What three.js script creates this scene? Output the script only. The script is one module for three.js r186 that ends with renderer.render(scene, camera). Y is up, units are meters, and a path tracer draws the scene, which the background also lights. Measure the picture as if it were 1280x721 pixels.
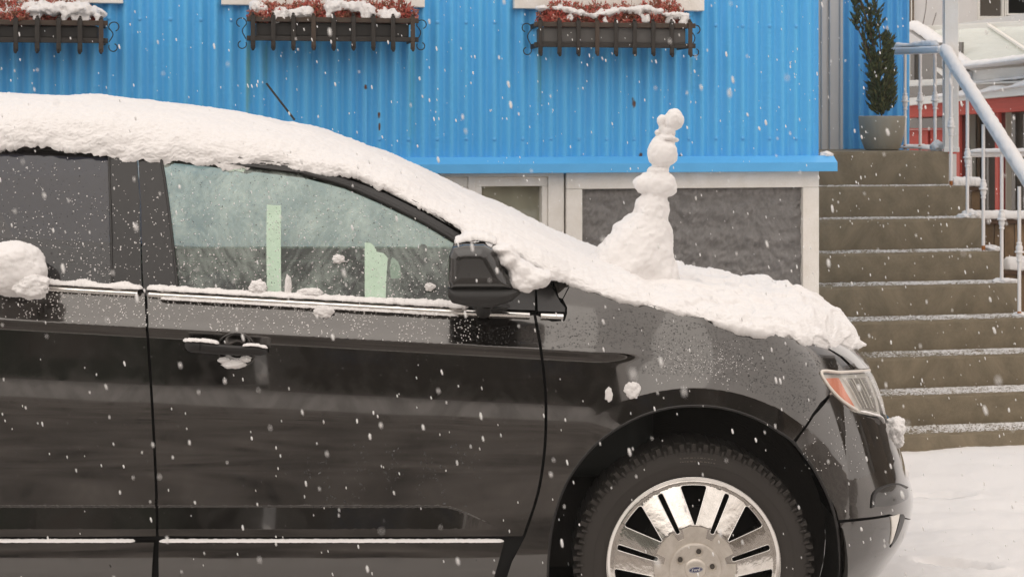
import * as THREE from 'three';
import { mergeGeometries, mergeVertices, toCreasedNormals } from 'three/addons/utils/BufferGeometryUtils.js';
import { RoundedBoxGeometry } from 'three/addons/geometries/RoundedBoxGeometry.js';
import { ImprovedNoise } from 'three/addons/math/ImprovedNoise.js';
import { MarchingCubes } from 'three/addons/objects/MarchingCubes.js';

// ---------------------------------------------------------------- camera, sky, sun, exposure
const EYE = 1.778, F = 2000;                      // eye height in metres, focal length in photo pixels
const scene = new THREE.Scene();
const camera = new THREE.PerspectiveCamera(THREE.MathUtils.radToDeg(2 * Math.atan(360.5 / F)), 1280 / 721, 0.1, 400);
camera.position.set(0, EYE, 0);
camera.lookAt(0, EYE, -10);
camera.setViewOffset(1280, 721, 0, 210.5, 1280, 721);   // lens shifted down, so that verticals stay vertical
camera.focus = 5.6; camera.userData.fStop = 9;
scene.add(camera);

{ // overcast winter sky: brighter towards the zenith, faintly warm, soft cloud
  const W = 256, H = 128, data = new Float32Array(W * H * 4), n = new ImprovedNoise();
  for (let j = 0; j < H; j++) for (let i = 0; i < W; i++) {
    const up = ((j + 0.5) / H - 0.5) * Math.PI, az = ((i + 0.5) / W) * 2 * Math.PI, y = Math.sin(up);
    const x = Math.cos(up) * Math.cos(az), z = Math.cos(up) * Math.sin(az);
    let L = 0.95 + 0.2 * Math.max(0, y);
    L *= 1 + 0.10 * n.noise(x * 2 + 7, y * 3, z * 2) + 0.06 * n.noise(x * 5, y * 7 + 3, z * 5);
    const o = (j * W + i) * 4;
    data[o] = L * 1.075; data[o + 1] = L * 0.985; data[o + 2] = L * 0.92; data[o + 3] = 1;
  }
  const sky = new THREE.DataTexture(data, W, H, THREE.RGBAFormat, THREE.FloatType);
  sky.mapping = THREE.EquirectangularReflectionMapping; sky.magFilter = THREE.LinearFilter; sky.minFilter = THREE.LinearFilter; sky.needsUpdate = true;
  scene.background = sky; scene.environment = sky;
}
const sun = new THREE.DirectionalLight(new THREE.Color().setRGB(1, 0.95, 0.88), 0.5);
sun.position.set(-6, 14, 5); sun.target.position.set(0, 0.8, -6);
sun.castShadow = true; sun.shadow.radius = 120; sun.shadow.mapSize.set(2048, 2048);
Object.assign(sun.shadow.camera, { left: -10, right: 10, top: 10, bottom: -10, near: 1, far: 40 });
scene.add(sun, sun.target);
const EXPOSURE = 1.16;
scene.fog = new THREE.FogExp2(new THREE.Color().setRGB(0.95, 0.93, 0.9), 0.002);   // air full of fine snow

// ---------------------------------------------------------------- helpers
const R = Math.PI / 180;
function rng(seed) { let s = seed >>> 0; return () => { s = (s + 0x6d2b79f5) | 0; let t = Math.imul(s ^ (s >>> 15), 1 | s); t = (t + Math.imul(t ^ (t >>> 7), 61 | t)) ^ t; return ((t ^ (t >>> 14)) >>> 0) / 4294967296; }; }
const IN = new ImprovedNoise();
const noise = (x, y, z = 0) => IN.noise(x, y, z);
function fbm(x, y, z, o = 4) { let a = 1, s = 0; for (let i = 0; i < o; i++) { s += a * IN.noise(x, y, z); a *= 0.5; x = x * 2.03 + 17.1; y = y * 2.03 + 5.3; z = z * 2.03 + 9.7; } return s; }
const clamp = (x, a, b) => Math.min(b, Math.max(a, x)), mix = (a, b, t) => a + (b - a) * t;
const sstep = (a, b, x) => { const t = clamp((x - a) / (b - a), 0, 1); return t * t * (3 - 2 * t); };
// smooth monotone interpolation through [x, y] knots
function spline(pts) {
  const n = pts.length, x = pts.map((p) => p[0]), y = pts.map((p) => p[1]), d = [], m = [];
  for (let i = 0; i < n - 1; i++) d.push((y[i + 1] - y[i]) / (x[i + 1] - x[i]));
  for (let i = 0; i < n; i++) m.push(i === 0 ? d[0] : i === n - 1 ? d[n - 2] : d[i - 1] * d[i] <= 0 ? 0 : 2 * d[i - 1] * d[i] / (d[i - 1] + d[i]));
  return (t) => {
    if (t <= x[0]) return y[0] + m[0] * (t - x[0]);
    if (t >= x[n - 1]) return y[n - 1] + m[n - 1] * (t - x[n - 1]);
    let i = 0; while (t > x[i + 1]) i++;
    const h = x[i + 1] - x[i], u = (t - x[i]) / h, u2 = u * u, u3 = u2 * u;
    return (2 * u3 - 3 * u2 + 1) * y[i] + (u3 - 2 * u2 + u) * h * m[i] + (3 * u2 - 2 * u3) * y[i + 1] + (u3 - u2) * h * m[i + 1];
  };
}
function linear(pts) { return (t) => { if (t <= pts[0][0]) return pts[0][1]; for (let i = 0; i < pts.length - 1; i++) if (t <= pts[i + 1][0]) return mix(pts[i][1], pts[i + 1][1], (t - pts[i][0]) / (pts[i + 1][0] - pts[i][0])); return pts[pts.length - 1][1]; }; }
const V = (x, y, z) => new THREE.Vector3(x, y, z);
// a place in the world from where it stands in the photo and its distance
const at = (px, py, D) => V((px - 640) / F * D, EYE - (py - 150) / F * D, -D);

const used = new Map();
function numbered(name) { const k = used.get(name) || 0; used.set(name, k + 1); return k ? `${name}_${String(k).padStart(3, '0')}` : name; }
function shade(o) { o.castShadow = true; o.receiveShadow = true; return o; }
function tag(o, label, category, group, kind) { o.userData = { label, category }; if (group) o.userData.group = group; if (kind) o.userData.kind = kind; return o; }
function thing(name, label, category, pos = V(0, 0, 0), turn = 0, group, kind) {
  const o = new THREE.Group(); o.name = numbered(name); o.position.copy(pos); o.rotation.y = turn; scene.add(o);
  return tag(o, label, category, group, kind);
}
function clean(g) {
  let q = g.index ? g.toNonIndexed() : g;
  for (const k of Object.keys(q.attributes)) if (!['position', 'normal', 'uv'].includes(k)) q.deleteAttribute(k);
  if (!q.attributes.normal) q.computeVertexNormals();
  if (!q.attributes.uv) q.setAttribute('uv', new THREE.BufferAttribute(new Float32Array(q.attributes.position.count * 2), 2));
  q.morphAttributes = {};
  return q;
}
const merge = (list) => list.length === 1 ? list[0] : mergeGeometries(list.map(clean));
function part(name, geo, mat, parent, label) {
  const m = shade(new THREE.Mesh(Array.isArray(geo) ? merge(geo) : geo, mat)); m.name = parent ? name : numbered(name);
  (parent || scene).add(m); if (label) m.userData.label = label; return m;
}
function solo(name, geo, mat, label, category, group, kind) { return tag(part(name, geo, mat, null), label, category, group, kind); }
function box(x0, x1, y0, y1, z0, z1, r = 0.004) {
  const g = r > 0 ? new RoundedBoxGeometry(x1 - x0, y1 - y0, z1 - z0, 2, Math.min(r, (x1 - x0) / 2.1, (y1 - y0) / 2.1, (z1 - z0) / 2.1)) : new THREE.BoxGeometry(x1 - x0, y1 - y0, z1 - z0);
  // uv in metres
  const p = g.attributes.position, n = g.attributes.normal, uv = g.attributes.uv;
  g.translate((x0 + x1) / 2, (y0 + y1) / 2, (z0 + z1) / 2);
  for (let i = 0; i < p.count; i++) {
    const ax = Math.abs(n.getX(i)), ay = Math.abs(n.getY(i)), az = Math.abs(n.getZ(i));
    if (az >= ax && az >= ay) uv.setXY(i, p.getX(i), p.getY(i)); else if (ay >= ax) uv.setXY(i, p.getX(i), p.getZ(i)); else uv.setXY(i, p.getZ(i), p.getY(i));
  }
  return g;
}
function tube(pts, r, seg = 24, rad = 8, closed = false) { return new THREE.TubeGeometry(new THREE.CatmullRomCurve3(pts, closed, 'centripetal'), seg, r, rad, closed); }
function bar(a, b, r, rad = 8) { const d = b.clone().sub(a), g = new THREE.CylinderGeometry(r, r, d.length(), rad); g.applyQuaternion(new THREE.Quaternion().setFromUnitVectors(V(0, 1, 0), d.clone().normalize())); g.translate(...a.clone().add(b).multiplyScalar(0.5).toArray()); return g; }
// a bar of rectangular section from a to b
function beam(a, b, w, h, up = V(0, 1, 0), r = 0.003) {
  const d = b.clone().sub(a), L = d.length(), g = r ? new RoundedBoxGeometry(w, h, L, 2, Math.min(r, w / 2.2, h / 2.2)) : new THREE.BoxGeometry(w, h, L);
  const z = d.normalize(), x = V().crossVectors(up, z).normalize(), y = V().crossVectors(z, x);
  g.applyMatrix4(new THREE.Matrix4().makeBasis(x, y, z)); g.translate(...a.clone().add(b).multiplyScalar(0.5).toArray()); return g;
}
function lathe(prof, seg = 32) { return new THREE.LatheGeometry(prof.map((p) => new THREE.Vector2(p[0], p[1])), seg); }
// moves vertices along their normals
function roughen(g, fn) {
  g.deleteAttribute('uv'); g.deleteAttribute('normal'); g = mergeVertices(g, 1e-5); g.computeVertexNormals();
  const p = g.attributes.position, n = g.attributes.normal;
  for (let i = 0; i < p.count; i++) { const d = fn(p.getX(i), p.getY(i), p.getZ(i)); p.setXYZ(i, p.getX(i) + n.getX(i) * d, p.getY(i) + n.getY(i) * d, p.getZ(i) + n.getZ(i) * d); }
  g.computeVertexNormals(); return g;
}
const grainy = (k, a, b = 0.3, seed = 0) => (x, y, z) => a * fbm(x * k + seed, y * k, z * k, 3) + a * b * noise(x * k * 6 + seed, y * k * 6, z * k * 6);
function blob(c, rx, ry, rz, seed = 0, a = 0.16, detail = 5) {
  const r = Math.min(rx, ry, rz), g = roughen(new THREE.IcosahedronGeometry(1, detail * 4), (x, y, z) => a * fbm(x * 1.6 + seed, y * 1.6, z * 1.6, 4) + a * 0.3 * noise(x * 11 + seed, y * 11, z * 11));
  g.scale(rx, ry, rz); g.translate(c.x, c.y, c.z); g.computeVertexNormals(); return g;
}
// a ridge of snow lying along a line: half width wr, height hr, both may vary with t
function ridge(pts, wr, hr, seed = 0, seg = 80, amp = 0.25, side = null) {
  const c = new THREE.CatmullRomCurve3(pts, false, 'centripetal'), pos = [], idx = [], K = 14;
  for (let i = 0; i <= seg; i++) {
    const t = i / seg, p = c.getPointAt(t), d = c.getTangentAt(t), s = side ? side.clone() : V().crossVectors(d, V(0, 1, 0)).normalize(), up = V().crossVectors(s, d).normalize();
    const end = Math.pow(clamp(Math.min(t, 1 - t) * seg / 4 + 0.02, 0, 1), 0.5), w = (typeof wr === 'function' ? wr(t) : wr) * end, h = (typeof hr === 'function' ? hr(t) : hr) * end;
    for (let k = 0; k < K; k++) {
      const a = k / K * 2 * Math.PI, x = Math.cos(a) * w, y = Math.sin(a) * (Math.sin(a) > 0 ? h : h * 0.25), q = p.clone().addScaledVector(s, x).addScaledVector(up, y);
      const m = Math.min(w, h), f = 1.2 / Math.max(0.01, Math.max(w, h)), n = amp * m * (fbm(q.x * f + seed, q.y * f, q.z * f, 3) + 0.5 * noise(q.x * f * 5 + seed, q.y * f * 5, q.z * f * 5));
      q.addScaledVector(s, Math.cos(a) * n).addScaledVector(up, Math.sin(a) * n); pos.push(q.x, q.y, q.z);
    }
  }
  for (let i = 0; i < seg; i++) for (let k = 0; k < K; k++) { const a = i * K + k, b = i * K + (k + 1) % K; idx.push(a, a + K, b, b, a + K, b + K); }
  for (const e of [0, seg]) { const o = pos.length / 3, p = c.getPointAt(e / seg); pos.push(p.x, p.y, p.z); for (let k = 0; k < K; k++) { const a = e * K + k, b = e * K + (k + 1) % K; e ? idx.push(o, b, a) : idx.push(o, a, b); } }
  const g = new THREE.BufferGeometry(); g.setAttribute('position', new THREE.Float32BufferAttribute(pos, 3)); g.setIndex(idx);
  // turn outward
  g.computeVertexNormals(); const pp = g.attributes.position, nn = g.attributes.normal, c0 = c.getPointAt(0.5); let o = 0;
  for (let k = 0; k < K; k++) { const i = Math.floor(seg / 2) * K + k; o += (pp.getX(i) - c0.x) * nn.getX(i) + (pp.getY(i) - c0.y) * nn.getY(i) + (pp.getZ(i) - c0.z) * nn.getZ(i); }
  if (o < 0) { const ix = g.index.array; for (let i = 0; i < ix.length; i += 3) { const t = ix[i]; ix[i] = ix[i + 1]; ix[i + 1] = t; } g.computeVertexNormals(); }
  return g;
}
// a mesh of the surface where fn (negative inside) is zero
function isosurface(fn, lo, hi, res) {
  const mc = new MarchingCubes(res, new THREE.MeshBasicMaterial(), false, false, 400000), half = res / 2, c = lo.clone().add(hi).multiplyScalar(0.5), s = Math.max(hi.x - lo.x, hi.y - lo.y, hi.z - lo.z) / 2;
  mc.isolation = 0;
  for (let k = 0; k < res; k++) for (let j = 0; j < res; j++) for (let i = 0; i < res; i++) mc.field[i + j * res + k * res * res] = -fn(c.x + (i - half) / half * s, c.y + (j - half) / half * s, c.z + (k - half) / half * s);
  mc.update();
  let g = new THREE.BufferGeometry(); g.setAttribute('position', new THREE.BufferAttribute(mc.positionArray.slice(0, mc.count * 3), 3));
  g = mergeVertices(g, 1e-6); g.scale(s, s, s); g.translate(c.x, c.y, c.z); g.computeVertexNormals();
  return g;
}
const smin = (a, b, k) => { const h = clamp(0.5 + 0.5 * (b - a) / k, 0, 1); return mix(b, a, h) - k * h * (1 - h); };
const ell = (x, y, z, c, r) => { const k0 = Math.hypot((x - c.x) / r[0], (y - c.y) / r[1], (z - c.z) / r[2]), k1 = Math.hypot((x - c.x) / (r[0] * r[0]), (y - c.y) / (r[1] * r[1]), (z - c.z) / (r[2] * r[2])); return k0 * (k0 - 1) / Math.max(k1, 1e-6); };

// fills a polygon of (a, b) points, refines it to edges of at most h metres and lifts it with surf(a, b, offset)
function sheet(contour, holes, surf, { h = 0.012, off = 0, flange = 0.014, flip = false } = {}) {
  const v2 = (l) => l.map((p) => new THREE.Vector2(p[0], p[1]));
  let C = v2(contour); if (THREE.ShapeUtils.isClockWise(C)) C.reverse();
  const HS = holes.map((l) => { const q = v2(l); if (!THREE.ShapeUtils.isClockWise(q)) q.reverse(); return q; });
  let T = THREE.ShapeUtils.triangulateShape(C, HS);
  const P = [...C, ...HS.flat()].map((p) => [p.x, p.y]), X = P.map((p) => surf(p[0], p[1], off));
  for (let it = 0; it < 16; it++) {
    const mid = new Map(), far = (i, j) => X[i].distanceToSquared(X[j]) > h * h;
    const m = (i, j) => { const k = i < j ? i * 4e6 + j : j * 4e6 + i; if (!mid.has(k)) { const q = [(P[i][0] + P[j][0]) / 2, (P[i][1] + P[j][1]) / 2]; P.push(q); X.push(surf(q[0], q[1], off)); mid.set(k, P.length - 1); } return mid.get(k); };
    const N = []; let any = false;
    for (let [a, b, c] of T) {
      const e = [far(a, b), far(b, c), far(c, a)], n = e[0] + e[1] + e[2];
      if (!n) { N.push([a, b, c]); continue; }
      any = true;
      if (n === 3) { const x = m(a, b), y = m(b, c), z = m(c, a); N.push([a, x, z], [x, b, y], [z, y, c], [x, y, z]); continue; }
      while (!(n === 1 ? e[0] : e[0] && e[1])) { [a, b, c] = [b, c, a]; e.push(e.shift()); }
      if (n === 1) { const x = m(a, b); N.push([a, x, c], [x, b, c]); } else {
        const x = m(a, b), y = m(b, c); N.push([x, b, y]);
        if (X[a].distanceToSquared(X[y]) < X[x].distanceToSquared(X[c])) N.push([a, x, y], [a, y, c]); else N.push([x, y, c], [a, x, c]);
      }
    }
    T = N; if (!any) break;
  }
  const pos = [], nor = [], uv = [], idx = [], e = 1e-3, nn = P.map((p) => {
    const dx = surf(p[0] + e, p[1], off).sub(surf(p[0] - e, p[1], off)), dy = surf(p[0], p[1] + e, off).sub(surf(p[0], p[1] - e, off)), q = V().crossVectors(dx, dy).normalize();
    return flip ? q.negate() : q;
  });
  P.forEach((p, i) => { pos.push(X[i].x, X[i].y, X[i].z); nor.push(nn[i].x, nn[i].y, nn[i].z); uv.push(p[0], p[1]); });
  const edge = new Map();
  for (const [a, b, c] of T) { flip ? idx.push(a, c, b) : idx.push(a, b, c); for (const [i, j] of [[a, b], [b, c], [c, a]]) { const k = i < j ? i * 4e6 + j : j * 4e6 + i; edge.has(k) ? edge.set(k, null) : edge.set(k, [i, j]); } }
  if (flange) for (const ed of edge.values()) if (ed) {
    const [i, j] = ed, o = pos.length / 3, a = X[i], b = X[j], a2 = a.clone().addScaledVector(nn[i], -flange), b2 = b.clone().addScaledVector(nn[j], -flange);
    const q = V().crossVectors(b.clone().sub(a), nn[i]).normalize(); if (flip) q.negate();
    for (const w of [a, b, b2, a2]) { pos.push(w.x, w.y, w.z); nor.push(q.x, q.y, q.z); } uv.push(...P[i], ...P[j], ...P[j], ...P[i]);
    flip ? idx.push(o, o + 1, o + 2, o, o + 2, o + 3) : idx.push(o, o + 2, o + 1, o, o + 3, o + 2);
  }
  const g = new THREE.BufferGeometry(); g.setAttribute('position', new THREE.Float32BufferAttribute(pos, 3)); g.setAttribute('normal', new THREE.Float32BufferAttribute(nor, 3)); g.setAttribute('uv', new THREE.Float32BufferAttribute(uv, 2)); g.setIndex(idx);
  return g;
}
function across(g) { // the same shape on the car's far side
  const q = g.clone(), p = q.attributes.position, n = q.attributes.normal, ix = Array.from(q.index.array);
  for (let i = 0; i < p.count; i++) { p.setZ(i, -p.getZ(i)); n.setZ(i, -n.getZ(i)); }
  for (let i = 0; i < ix.length; i += 3) { const t = ix[i + 1]; ix[i + 1] = ix[i + 2]; ix[i + 2] = t; }
  q.setIndex(ix); return q;
}
function curve(pts, n = 10) { const c = new THREE.CatmullRomCurve3(pts.map((p) => V(p[0], p[1], 0)), false, 'centripetal'); return c.getPoints(n * (pts.length - 1)).map((p) => [p.x, p.y]); }

// ---------------------------------------------------------------- textures and materials
function grey(w, h, fn) {
  const d = new Uint8Array(w * h * 4);
  for (let y = 0; y < h; y++) for (let x = 0; x < w; x++) { const v = fn(x / w, y / h), o = (y * w + x) * 4; if (Array.isArray(v)) { for (let c = 0; c < 3; c++) d[o + c] = clamp(v[c], 0, 1) * 255; } else d[o] = d[o + 1] = d[o + 2] = clamp(v, 0, 1) * 255; d[o + 3] = 255; }
  const t = new THREE.DataTexture(d, w, h, THREE.RGBAFormat); t.wrapS = t.wrapT = THREE.RepeatWrapping; t.magFilter = THREE.LinearFilter; t.minFilter = THREE.LinearFilter; t.needsUpdate = true; return t;
}
// tileable noise in 0..1
function tileNoise(u, v, k, seed, o = 4) { const a = u * 2 * Math.PI, b = v * 2 * Math.PI, r = k / (2 * Math.PI); return 0.5 + 0.5 * fbm(Math.cos(a) * r + seed, Math.sin(a) * r + Math.cos(b) * r * 0.7, Math.sin(b) * r + seed * 1.7, o); }
function rep(t, per) { const q = t.clone(); q.repeat.set(1 / per, 1 / per); q.needsUpdate = true; return q; }
const fine = grey(512, 512, (u, v) => tileNoise(u, v, 60, 3, 4));
const patchy = grey(512, 512, (u, v) => tileNoise(u, v, 9, 11, 5));
const misty = rep(grey(512, 512, (u, v) => clamp(0.9 + 0.35 * (tileNoise(u, v, 6, 91, 5) - 0.5) + 0.22 * (tileNoise(u, v, 40, 93, 3) - 0.5), 0, 1)), 0.6);
const rgb = (r, g, b) => new THREE.Color().setRGB(r, g, b);
const std = (c, roughness = 0.7, extra = {}) => new THREE.MeshStandardMaterial({ color: c, roughness, ...extra });
const phy = (c, roughness, extra) => new THREE.MeshPhysicalMaterial({ color: c, roughness, ...extra });
const tone = (lo, hi, k, seed, size = 512) => { const t = grey(size, size, (u, v) => { const n = tileNoise(u, v, k, seed, 5), m = tileNoise(u, v, k * 7, seed + 4, 3), q = clamp(0.7 * n + 0.3 * m, 0, 1); return [0, 1, 2].map((c) => Math.pow(mix(lo[c], hi[c], q), 1 / 2.2)); }); t.colorSpace = THREE.SRGBColorSpace; return t; };

const M = {
  snow: std(rgb(0.765, 0.742, 0.728), 0.95),
  paint: phy(rgb(0.0095, 0.008, 0.007), 0.2, { ior: 1.8, specularColor: rgb(1, 0.95, 0.9), clearcoat: 1, clearcoatRoughness: 0.02, map: rep(tone([0.35, 0.34, 0.33], [1, 1, 1], 7, 81), 0.8), roughnessMap: rep(patchy, 0.5) }),
  paintGloss: phy(rgb(0.014, 0.013, 0.012), 0.25, { clearcoat: 1, clearcoatRoughness: 0.02 }),
  pillar: phy(rgb(0.013, 0.0115, 0.011), 0.38, { ior: 1.45, clearcoat: 0.15, clearcoatRoughness: 0.2 }),
  plastic: std(rgb(0.02, 0.019, 0.018), 0.55),
  rubber: std(rgb(0.03, 0.025, 0.021), 0.75, { bumpMap: rep(fine, 0.12), bumpScale: 0.0006 }),
  dark: std(rgb(0.006, 0.006, 0.006), 0.9),
  liner: std(rgb(0.018, 0.015, 0.012), 0.95),
  chrome: std(rgb(0.82, 0.8, 0.77), 0.16, { metalness: 1 }),
  rim: std(rgb(0.86, 0.83, 0.79), 0.15, { metalness: 1, bumpMap: rep(patchy, 0.3), bumpScale: 0.0007, map: rep(tone([0.7, 0.68, 0.65], [1, 1, 1], 10, 73), 0.3) }),
  rimMatte: std(rgb(0.72, 0.67, 0.61), 0.4, { metalness: 0.7, map: rep(tone([0.72, 0.7, 0.67], [1, 1, 1], 9, 71), 0.25) }),
  barrel: std(rgb(0.07, 0.06, 0.05), 0.6, { metalness: 0.3 }),
  glass: phy(rgb(0.74, 0.86, 0.77), 0.02, { transmission: 1, thickness: 0, ior: 1.52, transmissionMap: misty }),
  tinted: phy(rgb(0.17, 0.155, 0.165), 0.02, { transmission: 0.93, thickness: 0, ior: 1.6 }),
  foggedGlass: phy(rgb(0.97, 0.93, 0.82), 0.95, { transmission: 1, thickness: 0, ior: 1.5 }),
  tintedFog: phy(rgb(0.25, 0.23, 0.26), 0.9, { transmission: 1, thickness: 0, ior: 1.5 }),
  flake: phy(rgb(0.93, 0.92, 0.91), 1, { transmission: 0.5, thickness: 0, ior: 1.31, specularIntensity: 0.2 }),
  cabin: std(rgb(0.26, 0.37, 0.28), 0.85),
  cabinDark: std(rgb(0.012, 0.014, 0.012), 0.8),
  stripPale: std(rgb(0.86, 0.86, 0.82), 0.8),
  amber: phy(rgb(0.75, 0.16, 0.03), 0.3, { clearcoat: 1, clearcoatRoughness: 0.1 }),
  lampInside: std(rgb(0.72, 0.69, 0.64), 0.45, { metalness: 0.2 }),
  lampRim: std(rgb(0.7, 0.64, 0.58), 0.4),
  lens: phy(rgb(0.93, 0.93, 0.92), 0.03, { transmission: 0.88, thickness: 0, ior: 1.45 }),
  white: std(rgb(0.87, 0.84, 0.80), 0.6, { bumpMap: rep(fine, 0.3), bumpScale: 0.0008, map: rep(tone([0.84, 0.82, 0.78], [1, 1, 1], 12, 5), 0.9) }),
  whiteMetal: std(rgb(0.85, 0.815, 0.79), 0.45),
  rust: std(rgb(0.36, 0.13, 0.03), 0.9),
  greyTrim: std(rgb(0.6, 0.58, 0.56), 0.55),
  plaster: std(rgb(0.36, 0.345, 0.335), 0.95, { map: rep(tone([0.6, 0.6, 0.6], [1, 1, 1], 34, 8), 0.7), bumpMap: rep(fine, 0.16), bumpScale: 0.006 }),
  concrete: std(rgb(0.26, 0.212, 0.14), 0.6, { map: rep(tone([0.5, 0.49, 0.47], [1, 1, 1], 8, 21), 0.8), bumpMap: rep(fine, 0.2), bumpScale: 0.0012 }),
  iron: std(rgb(0.035, 0.03, 0.026), 0.65, { metalness: 0.2, bumpMap: rep(fine, 0.1), bumpScale: 0.001 }),
  ironRust: std(rgb(0.07, 0.05, 0.038), 0.85, { bumpMap: rep(fine, 0.1), bumpScale: 0.001 }),
  boxDark: std(rgb(0.02, 0.018, 0.016), 0.7),
  boxGrey: std(rgb(0.1, 0.095, 0.09), 0.7),
  heather: [std(rgb(0.48, 0.1, 0.075), 0.9), std(rgb(0.55, 0.22, 0.17), 0.9), std(rgb(0.26, 0.11, 0.06), 0.9)],
  needle: [std(rgb(0.06, 0.075, 0.022), 0.8), std(rgb(0.12, 0.115, 0.035), 0.8), std(rgb(0.035, 0.048, 0.018), 0.8)],
  bark: std(rgb(0.09, 0.05, 0.03), 0.9),
  pot: std(rgb(0.34, 0.32, 0.26), 0.55, { map: rep(tone([0.65, 0.65, 0.6], [1, 1, 1], 9, 31), 0.5) }),
  red: std(rgb(0.55, 0.055, 0.03), 0.6, { map: rep(tone([0.7, 0.7, 0.7], [1, 1, 1], 10, 35), 0.9) }),
  redDark: std(rgb(0.16, 0.02, 0.015), 0.7),
  cream: std(rgb(0.86, 0.83, 0.77), 0.65, { map: rep(tone([0.82, 0.8, 0.78], [1, 1, 1], 7, 41), 1.6) }),
  wallPale: std(rgb(0.76, 0.73, 0.70), 0.8, { map: rep(tone([0.86, 0.85, 0.84], [1, 1, 1], 6, 44), 2.4) }),
  roomGlass: phy(rgb(0.1, 0.085, 0.07), 0.06, { clearcoat: 1, clearcoatRoughness: 0.02 }),
  roomPale: std(rgb(0.42, 0.40, 0.33), 0.8),
  frost: phy(rgb(0.74, 0.76, 0.69), 0.25, { clearcoat: 0.5, clearcoatRoughness: 0.15, bumpMap: rep(patchy, 1.3), bumpScale: 0.01 }),
  wood: [0, 1, 2].map((i) => std(rgb(0.2 + 0.05 * i, 0.13 + 0.03 * i, 0.07 + 0.015 * i), 0.8, { map: rep(tone([0.5, 0.5, 0.5], [1, 1, 1], 5, 51 + i), 0.35) })),
  antenna: std(rgb(0.012, 0.012, 0.012), 0.6),
};
M.badge = (() => {
  const c = document.createElement('canvas'); c.width = 256; c.height = 128; const x = c.getContext('2d');
  x.fillStyle = '#c9c4ba'; x.fillRect(0, 0, 256, 128);
  x.fillStyle = '#1a2350'; x.beginPath(); x.ellipse(128, 64, 116, 52, 0, 0, 7); x.fill();
  x.strokeStyle = '#d8d4cc'; x.lineWidth = 5; x.beginPath(); x.ellipse(128, 64, 106, 44, 0, 0, 7); x.stroke();
  x.fillStyle = '#d8d4cc'; x.font = 'italic bold 62px serif'; x.textAlign = 'center'; x.textBaseline = 'middle'; x.fillText('Ford', 126, 64);
  const t = new THREE.CanvasTexture(c); t.colorSpace = THREE.SRGBColorSpace; t.magFilter = THREE.LinearFilter; return phy(rgb(1, 1, 1), 0.3, { map: t, clearcoat: 1 });
})();

// ---------------------------------------------------------------- ground: one sheet of trodden snow, finest where it is seen
{
  const N = 420, cx = 2.2, cz = -6.6, pos = [], idx = [], step = (t) => 0.55 * Math.sinh(t * 5.3);
  const foot = [[2.35, -6.35, 0.3], [2.62, -5.6, 1.2], [2.9, -6.9, 0.4], [3.3, -6.1, 0.9], [2.0, -7.5, 0.2], [1.75, -6.3, 0.5], [2.72, -7.7, 0.8], [3.1, -5.35, 0.2]];
  for (let j = 0; j <= N; j++) for (let i = 0; i <= N; i++) {
    const x = cx + step(i / N * 2 - 1), z = cz + step(j / N * 2 - 1);
    let y = 0.02 + 0.035 * fbm(x * 0.7, 3, z * 0.7, 3) + 0.012 * fbm(x * 4, 9, z * 4, 3) + 0.003 * noise(x * 30, 1, z * 30);
    for (const zz of [-6.95, -7.25, -5.2]) { const d = (z - zz - 0.05 * Math.sin(x * 1.3 + zz)) / 0.09; y -= 0.014 * Math.exp(-d * d); }
    for (const [fx, fz, a] of foot) { const dx = (x - fx) * Math.cos(a) + (z - fz) * Math.sin(a), dz = -(x - fx) * Math.sin(a) + (z - fz) * Math.cos(a), q = Math.hypot(dx / 0.17, dz / 0.075) + 0.12 * noise(x * 20, 0, z * 20); y += q < 1.6 ? -0.04 * (1 - sstep(0.55, 1, q)) + 0.012 * Math.exp(-((q - 1.15) ** 2) / 0.02) : 0; }
    pos.push(x, y * Math.exp(-((Math.hypot(x - cx, z - cz) / 30) ** 2)), z);
  }
  for (let j = 0; j < N; j++) for (let i = 0; i < N; i++) { const a = j * (N + 1) + i; idx.push(a, a + N + 1, a + 1, a + 1, a + N + 1, a + N + 2); }
  const g = new THREE.BufferGeometry(); g.setAttribute('position', new THREE.Float32BufferAttribute(pos, 3)); g.setIndex(idx); g.computeVertexNormals();
  solo('ground', g, M.snow, 'street and pavement covered in trodden white snow', 'ground', null, 'structure');
}

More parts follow.
